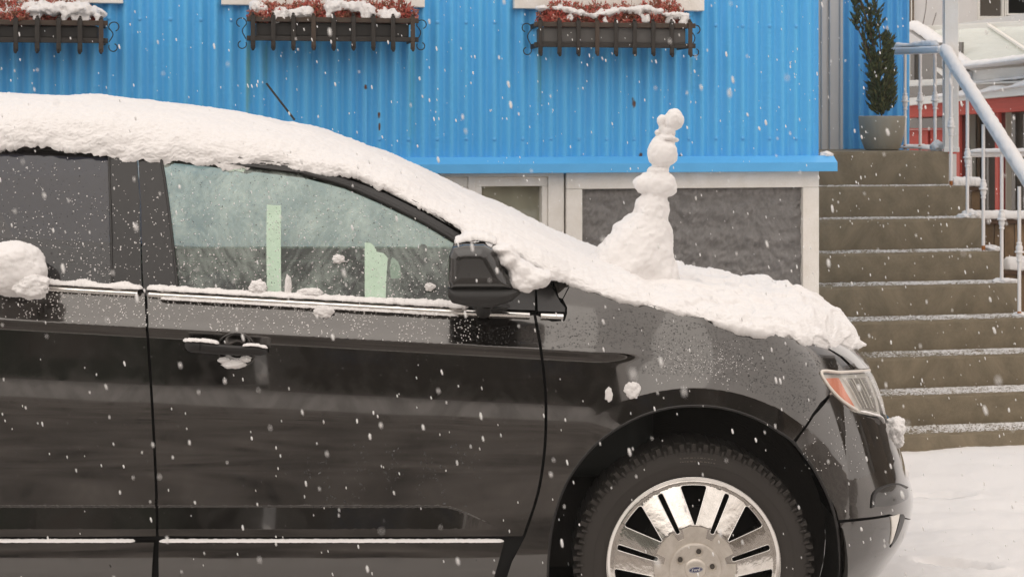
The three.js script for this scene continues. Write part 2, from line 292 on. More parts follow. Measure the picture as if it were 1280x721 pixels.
// ---------------------------------------------------------------- the blue house. Its own axes: x along the front, z out of it
const TH = Math.atan(0.184), CT = Math.cos(TH), ST = Math.sin(TH), D0 = 8.1;
const onWall = (px, z = 0, d0 = D0) => { const t = (px - 640) / F; return (t * (d0 - z * CT) - z * ST) / (CT - t * ST); };
const depthAt = (s, z = 0, d0 = D0) => d0 + s * ST - z * CT;
const wallPt = (px, py, z = 0, d0 = D0) => { const s = onWall(px, z, d0); return V(s, EYE - (py - 150) / F * depthAt(s, z, d0), z); };
const WALL = V(0, 0, -D0);
const toWorld = (p) => V(p.x * CT + p.z * ST, p.y, -D0 - p.x * ST + p.z * CT);
const YB = 1.589, PITCH = (onWall(976) - onWall(192.5)) / Math.round((onWall(976) - onWall(192.5)) / 0.0721), CREST = onWall(545.75), CORNER = onWall(1022.5);
M.blue = (() => {
  // one print of the whole front, 8 m by 4 m: faded paint, run-off streaks under the boxes, rust at a few screws
  const W = 2048, H = 1024, c = document.createElement('canvas'); c.width = W; c.height = H; const x = c.getContext('2d'), r = rng(5);
  x.fillStyle = 'rgb(88,180,236)'; x.fillRect(0, 0, W, H);
  for (let i = 0; i < 900; i++) { x.fillStyle = `rgba(${r() < 0.5 ? '70,164,228' : '112,194,242'},${0.03 + 0.05 * r()})`; const w = 4 + 20 * r(), h = 60 + 300 * r(); x.fillRect(r() * W, r() * H - 60, w, h); }
  const X = (s) => (s + 6) / 8 * W, Y = (y) => (5.2 - y) / 4 * H;
  const streak = (s, y, len, w, col) => { for (let i = 0; i < 26; i++) { x.fillStyle = col(0.05 + 0.07 * r()); const a = X(s) + (r() - 0.5) * w * 256, t = r() * 0.25; x.fillRect(a, Y(y - t * len), 1 + 2.5 * r(), len * (1 - t) * (0.3 + 0.7 * r()) * 256); } };
  streak(onWall(309), 2.18, 0.45, 0.02, (a) => `rgba(110,160,140,${a * 0.8})`); streak(onWall(330), 2.18, 0.3, 0.02, (a) => `rgba(105,160,150,${a * 0.6})`); streak(onWall(513), 2.2, 0.6, 0.03, (a) => `rgba(80,160,190,${a * 1.4})`);
  streak(onWall(672), 2.2, 0.4, 0.02, (a) => `rgba(105,160,145,${a * 0.7})`); streak(onWall(862), 2.2, 0.3, 0.02, (a) => `rgba(90,150,170,${a})`);
  const rust = (px, py, w, h) => { const p = wallPt(px, py); for (let i = 0; i < 14; i++) { x.fillStyle = `rgba(${70 + 40 * r()},45,30,${0.35 + 0.4 * r()})`; x.fillRect(X(p.x) + (r() - 0.5) * w, Y(p.y) + (r() - 0.3) * h, 1 + 1.5 * r(), 2 + h * 0.4 * r()); } };
  rust(790, 124, 3, 10); rust(455, 107, 1, 3); rust(472, 142, 0.5, 5); rust(472.5, 154, 0.5, 7); rust(800, 192, 3, 5); rust(850, 194, 4, 4);
  const t = new THREE.CanvasTexture(c); t.colorSpace = THREE.SRGBColorSpace; t.magFilter = THREE.LinearFilter; t.wrapS = t.wrapT = THREE.ClampToEdgeWrapping;
  return std(rgb(1, 1, 1), 0.42, { map: t, bumpMap: rep(fine, 0.15), bumpScale: 0.0005 });
})();
M.bluePlain = std(new THREE.Color('rgb(92,178,236)'), 0.45, { map: rep(tone([0.86, 0.88, 0.9], [1, 1, 1], 9, 61), 1.1) });

function corrugated(x0, x1, y0, y1, z, pitch, crest, deep = 0.0135, ribs = 12) {
  const n = Math.max(2, Math.round((x1 - x0) / pitch * ribs)), ys = [y0, ...Array.from({ length: 12 }, (_, i) => mix(y0, y1, (i + 1) / 12))], pos = [], nor = [], uv = [], idx = [];
  for (let j = 0; j < ys.length; j++) for (let i = 0; i <= n; i++) {
    const x = mix(x0, x1, i / n), a = (x - crest) / pitch * 2 * Math.PI, dent = 0.004 * noise(x * 1.3, ys[j] * 0.8, z * 40) + 0.0015 * noise(x * 5, ys[j] * 3, z * 40);
    pos.push(x, ys[j] + (j === 0 ? 0.003 * noise(x * 2, 1, 1) : 0), z + deep * Math.cos(a) + dent);
    const sl = -deep * Math.sin(a) * 2 * Math.PI / pitch, L = Math.hypot(1, sl); nor.push(-sl / L, 0, 1 / L); uv.push((x + 6) / 8, (ys[j] - 1.2) / 4);
  }
  for (let j = 0; j < ys.length - 1; j++) for (let i = 0; i < n; i++) { const a = j * (n + 1) + i; idx.push(a, a + 1, a + n + 1, a + 1, a + n + 2, a + n + 1); }
  const g = new THREE.BufferGeometry(); g.setAttribute('position', new THREE.Float32BufferAttribute(pos, 3)); g.setAttribute('normal', new THREE.Float32BufferAttribute(nor, 3)); g.setAttribute('uv', new THREE.Float32BufferAttribute(uv, 2)); g.setIndex(idx); return g;
}
const house = thing('blue_house', 'house clad in bright blue corrugated iron above a grey and white basement, behind the car', 'house', WALL, TH);
{
  const seams = [-6, onWall(-201), onWall(133), onWall(467), onWall(801), CORNER];
  for (let i = 0; i < seams.length - 1; i++) part('corrugated_sheet', corrugated(seams[i] - (i ? 0.03 : 0), seams[i + 1], YB, 5.2, 0.014 + 0.0022 * (i % 2), PITCH, CREST), M.blue, house);
  const sc = [];
  for (const y of [1.682, 2.268, 2.85, 3.45]) for (let s = CREST - Math.ceil((CREST + 6) / (2 * PITCH)) * 2 * PITCH; s < CORNER; s += 2 * PITCH) if (s > -6) { const q = new THREE.SphereGeometry(0.0105, 10, 6); q.scale(1, 1, 0.55); q.translate(s, y + 0.004 * noise(s * 9, y), 0.0285); sc.push(q); }
  const s = part('screw', sc, M.bluePlain, house); s.userData.kind = 'stuff';
  // the body of the house behind its cladding
  part('wall', [box(-6, CORNER - 0.02, 1.5, 5.2, -4, -0.004, 0), box(-6, CORNER - 0.02, 5.2, 5.4, -4.3, 0.3, 0)], M.bluePlain, house);
  // the sloping sheet-metal drip board under the cladding
  const prof = [[0.03, 1.592], [0.04, 1.586], [0.085, 1.558], [0.086, 1.513], [0.08, 1.511], [-0.02, 1.520], [-0.02, 1.592]], xr = onWall(1047, 0.08), dg = new THREE.ExtrudeGeometry(new THREE.Shape(prof.map((p) => new THREE.Vector2(p[0], p[1]))), { depth: xr + 6, bevelEnabled: false });
  dg.applyMatrix4(new THREE.Matrix4().makeBasis(V(0, 0, 1), V(0, 1, 0), V(1, 0, 0))); 
  { const p = dg.attributes.position, ix = []; for (let i = 0; i < p.count; i++) p.setX(i, p.getX(i) - 6); for (let i = 0; i < p.count; i += 3) { for (const a of ['position', 'normal', 'uv']) { const t = dg.attributes[a], k = t.itemSize; for (let c = 0; c < k; c++) { const q = t.array[(i + 1) * k + c]; t.array[(i + 1) * k + c] = t.array[(i + 2) * k + c]; t.array[(i + 2) * k + c] = q; } } } dg.computeVertexNormals(); }
  part('drip_board', dg, M.bluePlain, house);
  // basement: white surrounds, rough grey render, a window
  const sx = (px, z = 0.02) => onWall(px, z), yTop = 1.512;
  const top = 1.427;
  part('basement_band', box(sx(708), CORNER, top, yTop, -0.2, 0.022, 0.003), M.white, house);
  part('basement_post', box(sx(1004), CORNER, -0.1, top - 0.001, -0.2, 0.022, 0.003), M.white, house);
  part('basement_post', box(sx(708), sx(728), -0.1, top - 0.001, -0.2, 0.022, 0.003), M.white, house);
  const plaster = (x0, x1, y0, y1) => { const g = new THREE.PlaneGeometry(x1 - x0, y1 - y0, 260, 180); g.translate((x0 + x1) / 2, (y0 + y1) / 2, -0.01); const p = g.attributes.position, uv = g.attributes.uv; for (let i = 0; i < p.count; i++) { const x = p.getX(i), y = p.getY(i); p.setZ(i, -0.014 + 0.016 * fbm(x * 11 + 2 * noise(x * 4, y * 4), y * 15, 2, 4) + 0.012 * Math.abs(fbm(x * 24 + y * 9, y * 22 - x * 9, 7, 3)) + 0.004 * noise(x * 70, y * 70, 3)); uv.setXY(i, x, y); } g.computeVertexNormals(); return g; };
  part('rough_render', plaster(sx(728) - 0.01, sx(1004) + 0.01, -0.1, top + 0.01), M.plaster, house);
  part('rough_render', plaster(-6, sx(250), -0.1, yTop), M.plaster, house);
  part('basement_core', box(-6, CORNER - 0.02, -0.1, 1.49, -4, -0.21, 0), M.plaster, house);
  part('basement_post', box(sx(686), sx(706), -0.1, yTop, -0.2, 0.006, 0.003), M.white, house);
  // row of basement windows
  const wt = wallPt(640, 221, 0).y, y0 = 0.62;
  const win = (a, b) => {
    const x0 = sx(a, 0), x1 = sx(b, 0), w = 0.034;
    const fr = part('basement_window', [box(x0, x1, wt - 0.048, wt, -0.1, -0.004), box(x0, x1, y0, y0 + 0.05, -0.1, -0.004), box(x0, x0 + w, y0 + 0.05, wt - 0.048, -0.1, -0.004), box(x1 - w * 0.9, x1, y0 + 0.05, wt - 0.048, -0.1, -0.004)], M.white, house);
    part('pane', box(x0 + w, x1 - w * 0.9, y0 + 0.05, wt - 0.048, -0.075, -0.069, 0), phy(rgb(0.85, 0.86, 0.84), 0.03, { transmission: 1, thickness: 0, ior: 1.5 }), fr);
    const cv = new THREE.PlaneGeometry(x1 - x0, wt - y0, 60, 1); cv.translate((x0 + x1) / 2, (wt + y0) / 2, -0.10); const p = cv.attributes.position; for (let i = 0; i < p.count; i++) p.setZ(i, -0.10 + 0.008 * Math.sin(p.getX(i) * 38) + 0.01 * noise(p.getX(i) * 9, 1)); cv.computeVertexNormals();
    part('curtain', cv, std(rgb(0.72, 0.67, 0.57), 0.9, { side: THREE.DoubleSide }), fr);
  };
  win(594, 685); win(497, 585); win(400, 490); win(303, 393);
  for (const [a, b] of [[585, 594], [490, 497], [393, 400]]) part('mullion', box(sx(a, 0), sx(b, 0), y0, wt, -0.15, 0.004, 0.003), M.white, house);
  part('window_head', box(sx(250), sx(686), wt + 0.001, yTop, -0.2, 0.012, 0.003), M.white, house);
  part('basement_sill', box(sx(250), sx(686), 0.5, y0 - 0.001, -0.2, 0.03, 0.004), M.white, house);
  part('rough_render', plaster(sx(250), sx(686), -0.1, 0.51), M.plaster, house);
  // ground floor windows: only their sills hang into the picture
  for (const [a, b, yb] of [[-130, 153, 2.339], [276, 531, 2.339], [643, 881, 2.339]]) {
    const x0 = onWall(a, 0.06), x1 = onWall(b, 0.06);
    const w = part('window', [box(x0 + 0.05, x1 - 0.05, yb + 0.1, yb + 0.18, -0.02, 0.045), box(x0 + 0.05, x0 + 0.12, yb + 0.18, yb + 1.3, -0.02, 0.045), box(x1 - 0.12, x1 - 0.05, yb + 0.18, yb + 1.3, -0.02, 0.045), box(x0 + 0.05, x1 - 0.05, yb + 1.3, yb + 1.38, -0.02, 0.045)], M.white, house);
    part('sill', box(x0, x1, yb, yb + 0.1, -0.01, 0.06, 0.004), M.white, w);
    part('pane', box(x0 + 0.12, x1 - 0.12, yb + 0.18, yb + 1.3, 0.02, 0.034, 0), M.roomGlass, w);
  }
  // side of the house and the porch wall set back behind the landing
  const DP = 11.1;
  const q = (px, z = 0) => { const t = (px - 640) / F; return (t * (DP - z * CT) - z * ST) / (CT - t * ST); };   // along a plane parallel to the front
  const shift = (DP - D0) * ST;
  const zc = -(DP - D0) * CT;
  const lx = (px, z = 0) => q(px, z) + shift;
  part('side_wall', box(CORNER - 0.15, CORNER - 0.012, -0.1, 5.2, zc - 0.4, -0.205, 0.002), M.bluePlain, house);
  part('corrugated_sheet', corrugated(lx(1046), lx(1135.5), 1.5, 5.2, zc, PITCH * 1.02, lx(1062), 0.0135), M.bluePlain, house);
  part('porch_wall', box(lx(1000), lx(1135), 1.4, 5.2, zc - 1.5, zc - 0.017, 0), M.bluePlain, house);
  part('corner_board', box(lx(1133.5), lx(1136.5), 1.4, 5.2, zc - 0.05, zc + 0.014, 0.002), M.bluePlain, house);
  const f = part('door_casing', [box(lx(1016), lx(1024.5), 1.5, 5.2, zc - 0.1, zc + 0.03), box(lx(1024.5), lx(1031), 1.5, 5.2, zc - 0.1, zc + 0.05), box(lx(1031), lx(1034), 1.5, 5.2, zc - 0.1, zc + 0.035), box(lx(1034), lx(1046), 1.5, 5.2, zc - 0.1, zc + 0.06), box(lx(1046), lx(1049.5), 1.5, 5.2, zc - 0.1, zc + 0.075)], M.greyTrim, house);
}

// ---------------------------------------------------------------- window boxes with snowy heather
const PB = 0.24;   // how far the boxes stand out
function planter(bars, yTop, yBot, feet, liner, label) {
  const a = wallPt(bars[0], yTop, PB), b = wallPt(bars[bars.length - 1], yBot, PB), y1 = a.y, y0 = EYE - (yBot - 150) / F * depthAt((a.x + b.x) / 2, PB), yf = EYE - (feet - 150) / F * depthAt((a.x + b.x) / 2, PB);
  const xm = (a.x + b.x) / 2, o = thing('window_box', label, 'window box', toWorld(V(xm, y0, 0)), TH, 'iron window boxes under the ground floor windows');
  const X0 = a.x - xm, X1 = b.x - xm, Hh = y1 - y0, zb = 0.04, zf = PB, r = 0.006;
  part('rail', box(X0 - 0.03, X1 + 0.03, Hh - 0.012, Hh + 0.012, zf - 0.012, zf - 0.002, 0.003), M.ironRust, o);
  part('rail', box(X0 - 0.03, X1 + 0.03, 0, 0.024, zf - 0.012, zf - 0.002, 0.003), M.iron, o);
  for (const s of [[X0, -1], [X1, 1]]) for (const y of [0.012, Hh]) part('side_rail', box(s[0] - 0.006, s[0] + 0.006, y - 0.012, y + 0.012, 0.01, zf - 0.012, 0.003), M.iron, o);
  part('liner', box(X0 + 0.015, X1 - 0.015, 0.02, Hh - 0.012, zb + 0.02, zf - 0.022, 0.012), liner, o);
  const n = bars.length - 1;
  for (let i = 0; i <= n; i++) {
    const x = mix(X0, X1, i / n), w = 0.011, kk = 0.004 * noise(i * 3.3, X0);
    part('bar', [box(x - w, x + w, 0.0, Hh + 0.02, zf - 0.002, zf + 0.007, 0.003), tube([V(x, Hh + 0.02, zf + 0.001), V(x, Hh + 0.028, zf - 0.008), V(x, Hh + 0.018, zf - 0.016)], 0.007, 8, 6), box(x - w, x + w, yf - y0 + kk, 0.0, zf - 0.002, zf + 0.008, 0.003), tube([V(x, yf - y0 + kk, zf + 0.006), V(x, yf - y0 + kk - 0.004, zf + 0.014), V(x, yf - y0 + kk + 0.01, zf + 0.018)], 0.008, 8, 6)], i % 5 === 3 ? M.ironRust : M.iron, o);
  }
  for (const [s, x] of [[-1, X0 - 0.025], [1, X1 + 0.025]]) {
    const sp = (cy, rr, dir, z) => Array.from({ length: 14 }, (_, k) => { const t = k / 13, an = dir * (-0.5 + t * 4.9), q = rr * (1 - 0.25 * t); return V(x + s * (rr + Math.sin(an) * 0 + rr * 0 + q * -Math.cos(an) * 1 + 0.004), cy + q * Math.sin(an), z); });
    part('scroll', [tube(sp(Hh * 0.86, 0.026, 1, zf - 0.08), 0.0028, 40, 6), tube(sp(-0.015, 0.022, -1, zf - 0.08), 0.0028, 40, 6), tube([V(x + s * 0.004, Hh * 0.82, zf - 0.08), V(x + s * 0.024, Hh * 0.5, zf - 0.08), V(x + s * 0.006, Hh * 0.1, zf - 0.08)], 0.0028, 16, 6)], M.iron, o);
  }
  return { o, X0, X1, Hh, base: toWorld(V(xm, y0, 0)) };
}
function heather(info, seed, label, snowLabel, snowTop, tall, amount, gaps) {
  const r = rng(seed), { X0, X1, Hh, base } = info, kinds = [[], [], []], w = X1 - X0;
  const plants = Array.from({ length: 9 }, (_, i) => [mix(X0 + 0.04, X1 - 0.04, (i + 0.2 + 0.6 * r()) / 9), 0.12 + 0.06 * r(), tall * (0.9 + 0.4 * r())]);
  const leaf = new THREE.ConeGeometry(0.004, 0.019, 4, 1);
  for (const [cx, cz, hh] of plants) for (let i = 0; i < 260; i++) {
    const az = r() * 6.283, lean = Math.pow(r(), 0.7) * 1.15, L = hh * (0.55 + 0.6 * r()) * (1 - 0.25 * lean), dir = V(Math.cos(az) * Math.sin(lean), Math.cos(lean), Math.sin(az) * Math.sin(lean) * 0.6), p0 = V(cx + 0.03 * Math.cos(az) * r(), Hh - 0.02, cz + 0.02 * Math.sin(az)), p1 = p0.clone().addScaledVector(dir, L);
    const k = r() < 0.5 ? 0 : r() < 0.55 ? 1 : 2;
    kinds[2].push(bar(p0, p1, 0.0012, 3));
    for (let j = 0; j < 11; j++) { const t = 0.25 + 0.75 * r(), q = p0.clone().lerp(p1, t), g = leaf.clone(); g.rotateX((r() - 0.5) * 2.4); g.rotateZ((r() - 0.5) * 2.4); g.translate(q.x + (r() - 0.5) * 0.014, q.y, q.z + (r() - 0.5) * 0.014); kinds[k].push(g); }
  }
  const o = thing('heather', label, 'plant', base, TH, null);
  ['sprig', 'sprig', 'stem'].forEach((nm, k) => { const m = part(nm, kinds[k], M.heather[k], o); m.userData.kind = 'stuff'; });
  // snow settled on top of the sprigs
  const bl = []; for (let i = 0; i < 60; i++) { const x = mix(X0 + 0.01, X1 - 0.01, (i + r()) / 60), gate = noise(x * 7 + seed, 3.3); if (gate < gaps && r() < 0.85) continue; const y = snowTop(x) + 0.012 * (r() - 0.5); bl.push([V(x, Hh + y, 0.13 + 0.08 * r()), [0.02 + 0.025 * r(), amount * (0.014 + 0.014 * r()), 0.03 + 0.03 * r()]]); if (r() < 0.25) bl.push([V(x, Hh + y * 0.45, PB - 0.02), [0.012 + 0.01 * r(), 0.02 + 0.012 * r(), 0.015]]); }
  const g = isosurface((x, y, z) => { let d = 1; if (y < Hh - 0.06 || y > Hh + 0.17) return 1; for (const [c, e] of bl) if (Math.abs(x - c.x) < 0.09) d = smin(d, ell(x, y, z, c, e), 0.014); return d < 0.05 ? d + 0.012 * fbm(x * 34 + seed, y * 34, z * 34, 4) + 0.003 : d; }, V(X0 - 0.05, Hh - 0.3, -0.2), V(X1 + 0.05, Hh + 0.3, 0.4), 130);
  const s = part('settled_snow', g, M.snow, null); s.position.copy(base); s.rotation.y = TH; tag(s, snowLabel, 'snow');
}
{
  const bx = Array.from({ length: 9 }, (_, i) => -90 + 26.97 * i), b2 = [315.75, 341.25, 366, 392, 417.5, 442, 467.5, 492, 515.75], b3 = [675.5, 700, 723.75, 747, 770.75, 795, 818, 840.75, 863];
  const p1 = planter(bx, 26.5, 53, 64, M.boxDark, 'black iron window box cut off by the left edge of the photo');
  const p2 = planter(b2, 23.5, 51.5, 61, M.boxDark, 'black iron window box above the car roof, middle of the three');
  const p3 = planter(b3, 30, 59.5, 68, M.boxGrey, 'iron window box with grey liner above the snowman, rightmost of the three');
  heather(p1, 101, 'reddish heather in the window box at the left edge', 'thick snow lying on the heather in the leftmost window box', (x) => 0.055 + 0.012 * Math.sin(x * 9), 0.12, 1.5, -0.6);
  heather(p2, 202, 'reddish heather in the middle window box', 'broken snow clumps lying on the heather in the middle window box', (x) => 0.05 + 0.022 * Math.sin(x * 12 + 1), 0.11, 1.3, -0.12);
  heather(p3, 303, 'rust red heather with fine twigs in the window box above the snowman', 'thin snow dusting on the heather in the rightmost window box', (x) => 0.068 + 0.014 * Math.sin(x * 14), 0.13, 0.75, -0.25);
}

// ---------------------------------------------------------------- front steps, railing, porch post, potted conifer
const SX = (1022 - 640) / F * 8.42, SD = 8.42, GO = 0.235, HT = [1.569, 1.349, 1.155, 0.9655, 0.791, 0.6125, 0.44, 0.265, 0.102], ARIGHT = 1.65;
const stepWorld = (a, y, z) => V(SX + a * CT + z * ST, y, -(SD + a * ST - z * CT));
const stepA = (px, z) => { const t = (px - 640) / F; return (t * (SD - z * CT) - SX - z * ST) / (CT - t * ST); };   // along the step, for a place in the photo at depth z
const zk = (k) => -(8 - k) * GO;
{
  const o = thing('front_steps', 'brown concrete front steps with thin snow on the treads, right of the blue house', 'steps', stepWorld(0, 0, 0), TH);
  for (let k = 8; k >= 0; k--) {
    const zb = k === 0 ? -3.6 : zk(k - 1) - 0.02, y1 = HT[k], dz = 0.006 * noise(k * 1.7, 2);
    let g = new RoundedBoxGeometry(ARIGHT - 0.004, y1 + 0.2, zk(k) - zb, 3, 0.014); g.translate(ARIGHT / 2 + 0.006, (y1 - 0.2) / 2, (zk(k) + zb) / 2 + dz);
    const p = g.attributes.position, n = g.attributes.normal, uv = g.attributes.uv;
    for (let i = 0; i < p.count; i++) { if (Math.abs(n.getZ(i)) > 0.7) uv.setXY(i, p.getX(i), p.getY(i) + k * 0.37); else if (Math.abs(n.getY(i)) > 0.7) uv.setXY(i, p.getX(i), p.getZ(i)); else uv.setXY(i, p.getZ(i), p.getY(i)); }
    part('step', g, M.concrete, o);
    // the slightly proud tread slab
    part('tread', box(0.012, ARIGHT - 0.006, y1 - 0.012, y1 + 0.004, zk(k) - 0.23, zk(k) + dz - 0.002, 0.005), M.concrete, o);
  }
  // snow grains blown over the treads, thicker to the right
  const r = rng(77), im = new THREE.InstancedMesh(new THREE.IcosahedronGeometry(1, 0), M.snow, 40000), m = new THREE.Matrix4(); let c = 0;
  for (let k = 1; k <= 8; k++) for (let i = 0; i < 4800; i++) {
    const a = Math.pow(r(), 0.75) * (ARIGHT - 0.03) + 0.015, z = zk(k) - 0.004 - Math.pow(r(), 0.8) * 0.2, pr = (0.4 + 0.7 * sstep(0.2, 1.3, a)) * (0.2 + 0.8 * k / 8) * (0.5 + 0.9 * noise(a * 5, z * 9, k * 3.1) + 0.3);
    if (r() > pr) continue; const q = 0.0018 + 0.0038 * r() * r();
    m.makeScale(q * 1.5, q * 0.55, q * 1.3); m.setPosition(a, HT[k] + 0.006, z); im.setMatrixAt(c++, m);
  }
  im.count = c; im.name = 'snow_grains'; im.userData.kind = 'stuff'; shade(im); o.add(im);
}
{ // railing
  const o = thing('stair_railing', 'white iron stair railing with turned balusters and snow on its handrail', 'railing', V(0, 0, 0));
  const inW = (px, py, z) => { const a = stepA(px, z); return stepWorld(a, EYE - (py - 150) / F * (SD + a * ST - z * CT), z); };
  const top0 = inW(1179, 62, zk(0) + 0.03), low = inW(1290, 236, zk(5) - 0.02);
  const dirn = low.clone().sub(top0), end = top0.clone().addScaledVector(dirn, 1.75);
  part('handrail', [beam(top0, end, 0.062, 0.05, V(0, 1, 0), 0.02)], M.whiteMetal, o);
  const far = inW(1114, 64, zk(0) - 0.86);
  part('handrail', [beam(far, top0.clone().add(V(0.0, 0.0, 0.03)), 0.085, 0.05, V(0, 1, 0), 0.018)], M.whiteMetal, o);
  const knuckle = (b, y) => { const g = lathe([[0.0105, -0.06], [0.016, -0.056], [0.016, -0.048], [0.0115, -0.044], [0.017, -0.03], [0.019, -0.018], [0.016, -0.006], [0.027, -0.004], [0.027, 0.006], [0.017, 0.008], [0.021, 0.022], [0.019, 0.036], [0.0125, 0.046], [0.016, 0.049], [0.016, 0.056], [0.0105, 0.06]], 16); g.translate(b.x, y, b.z); return g; };
  const baluster = (base, topY, ky, rusty) => {
    const b = part('baluster', [bar(base, V(base.x, topY, base.z), 0.0105, 10), knuckle(base, ky)], M.whiteMetal, o);
    if (rusty) part('rust_patch', roughen(bar(base.clone().add(V(0, 0.004, 0)), base.clone().add(V(0, 0.035, 0)), 0.0116, 10), grainy(60, 0.002)), M.rust, b);
  };
  const railY = (p) => top0.y + (end.y - top0.y) * clamp((p.z - top0.z) / (end.z - top0.z), 0, 1);
  for (const [px, k, rust] of [[1189.5, 1, 1], [1210, 2, 0], [1230, 3, 1], [1253, 4, 0], [1275, 5, 1]]) { const z = zk(k) - 0.06, a = stepA(px, z), p = stepWorld(a, HT[k], z); baluster(p, railY(p) - 0.01, HT[k] + 0.385, rust); }
  for (const k of [6, 7, 8]) { const z = zk(k) - 0.06, p = stepWorld(1.6, HT[k], z); baluster(p, railY(p) - 0.01, HT[k] + 0.385, 0); }
  for (const [px, z, rust] of [[1132, -2.6, 1], [1151, -2.36, 1], [1169.5, -2.12, 0]]) { const a = stepA(px, z), p = stepWorld(a, HT[0], z); baluster(p, far.y - 0.01, HT[0] + 0.34, rust); }
  // snow on the rails
  const up = V(0, 0.032, 0);
  solo('rail_snow', ridge([top0.clone().add(up), top0.clone().lerp(end, 0.33).add(up), top0.clone().lerp(end, 0.66).add(up), end.clone().add(up)], 0.042, 0.036, 5, 160, 0.16), M.snow, 'smooth band of snow on the sloping handrail of the steps', 'snow');
  solo('rail_snow', ridge([far.clone().add(V(0.02, 0.026, 0)), far.clone().lerp(top0, 0.4).add(up), far.clone().lerp(top0, 0.92).add(up)], (t) => 0.04 - 0.012 * t, (t) => 0.034 * (0.5 + 0.5 * Math.abs(Math.cos(t * 4))), 9, 60, 0.25), M.snow, 'low snow cap on the level handrail beside the porch post', 'snow');
  const lumps = [[1214, 264, 2, 0.055, 0.035], [1205, 267, 2, 0.04, 0.02], [1240, 303, 3, 0.05, 0.025], [1255, 345, 4, 0.06, 0.02], [1265, 347, 4, 0.05, 0.016], [1277, 388, 5, 0.05, 0.02]];
  lumps.forEach(([px, py, k, rx, ry], i) => { const z = zk(k) - 0.08, a = stepA(px, z); solo('snow_lump', blob(stepWorld(a, HT[k] + ry * 0.5, z), rx, ry, 0.05, i * 3, 0.25, 3), M.snow, ['lump of snow round the baluster foot on the third step from the top', 'small flat lump of snow beside the baluster foot on the third step', 'wedge of snow at the right end of the fourth step from the top', 'snow heap round the baluster foot on the fifth step from the top', 'thin snow crust at the right end of the fifth step', 'snow at the baluster foot nearest the right edge of the photo'][i], 'snow'); });
  solo('snow_lump', blob(stepWorld(stepA(1172, -2.0), HT[0] + 0.03, -2.0), 0.045, 0.04, 0.045, 31, 0.25, 3), M.snow, 'lump of snow on the landing at the foot of the porch post', 'snow');
  solo('snow_lump', blob(at(1034, 194, 8.4), 0.035, 0.02, 0.035, 37, 0.25, 3), M.snow, 'small lump of snow on the right tip of the blue drip board', 'snow');
  solo('landing_snow', ridge([stepWorld(stepA(1130, -2.7), HT[0] + 0.01, -2.7), stepWorld(stepA(1150, -2.5), HT[0] + 0.015, -2.5), stepWorld(stepA(1168, -2.2), HT[0] + 0.012, -2.2)], 0.07, 0.025, 12, 40, 0.2), M.snow, 'strip of snow along the landing edge under its railing', 'snow');
}
{
  const p = stepWorld(stepA(1190, zk(0) - 0.02), HT[0], zk(0) - 0.02), o = thing('porch_post', 'square white timber porch post standing on the landing corner', 'post', p, -14 * R);
  part('post', box(-0.045, 0.045, 0, 3.4, -0.045, 0.045, 0.004), M.white, o);
  part('grey_left_face', box(-0.056, -0.046, 0.02, 3.4, -0.052, 0.03, 0.002), M.greyTrim, o);  // grey board forms the left face of the white post
  part('base_block', box(-0.05, 0.05, -0.002, 0.03, -0.05, 0.05, 0.004), M.white, o);
}
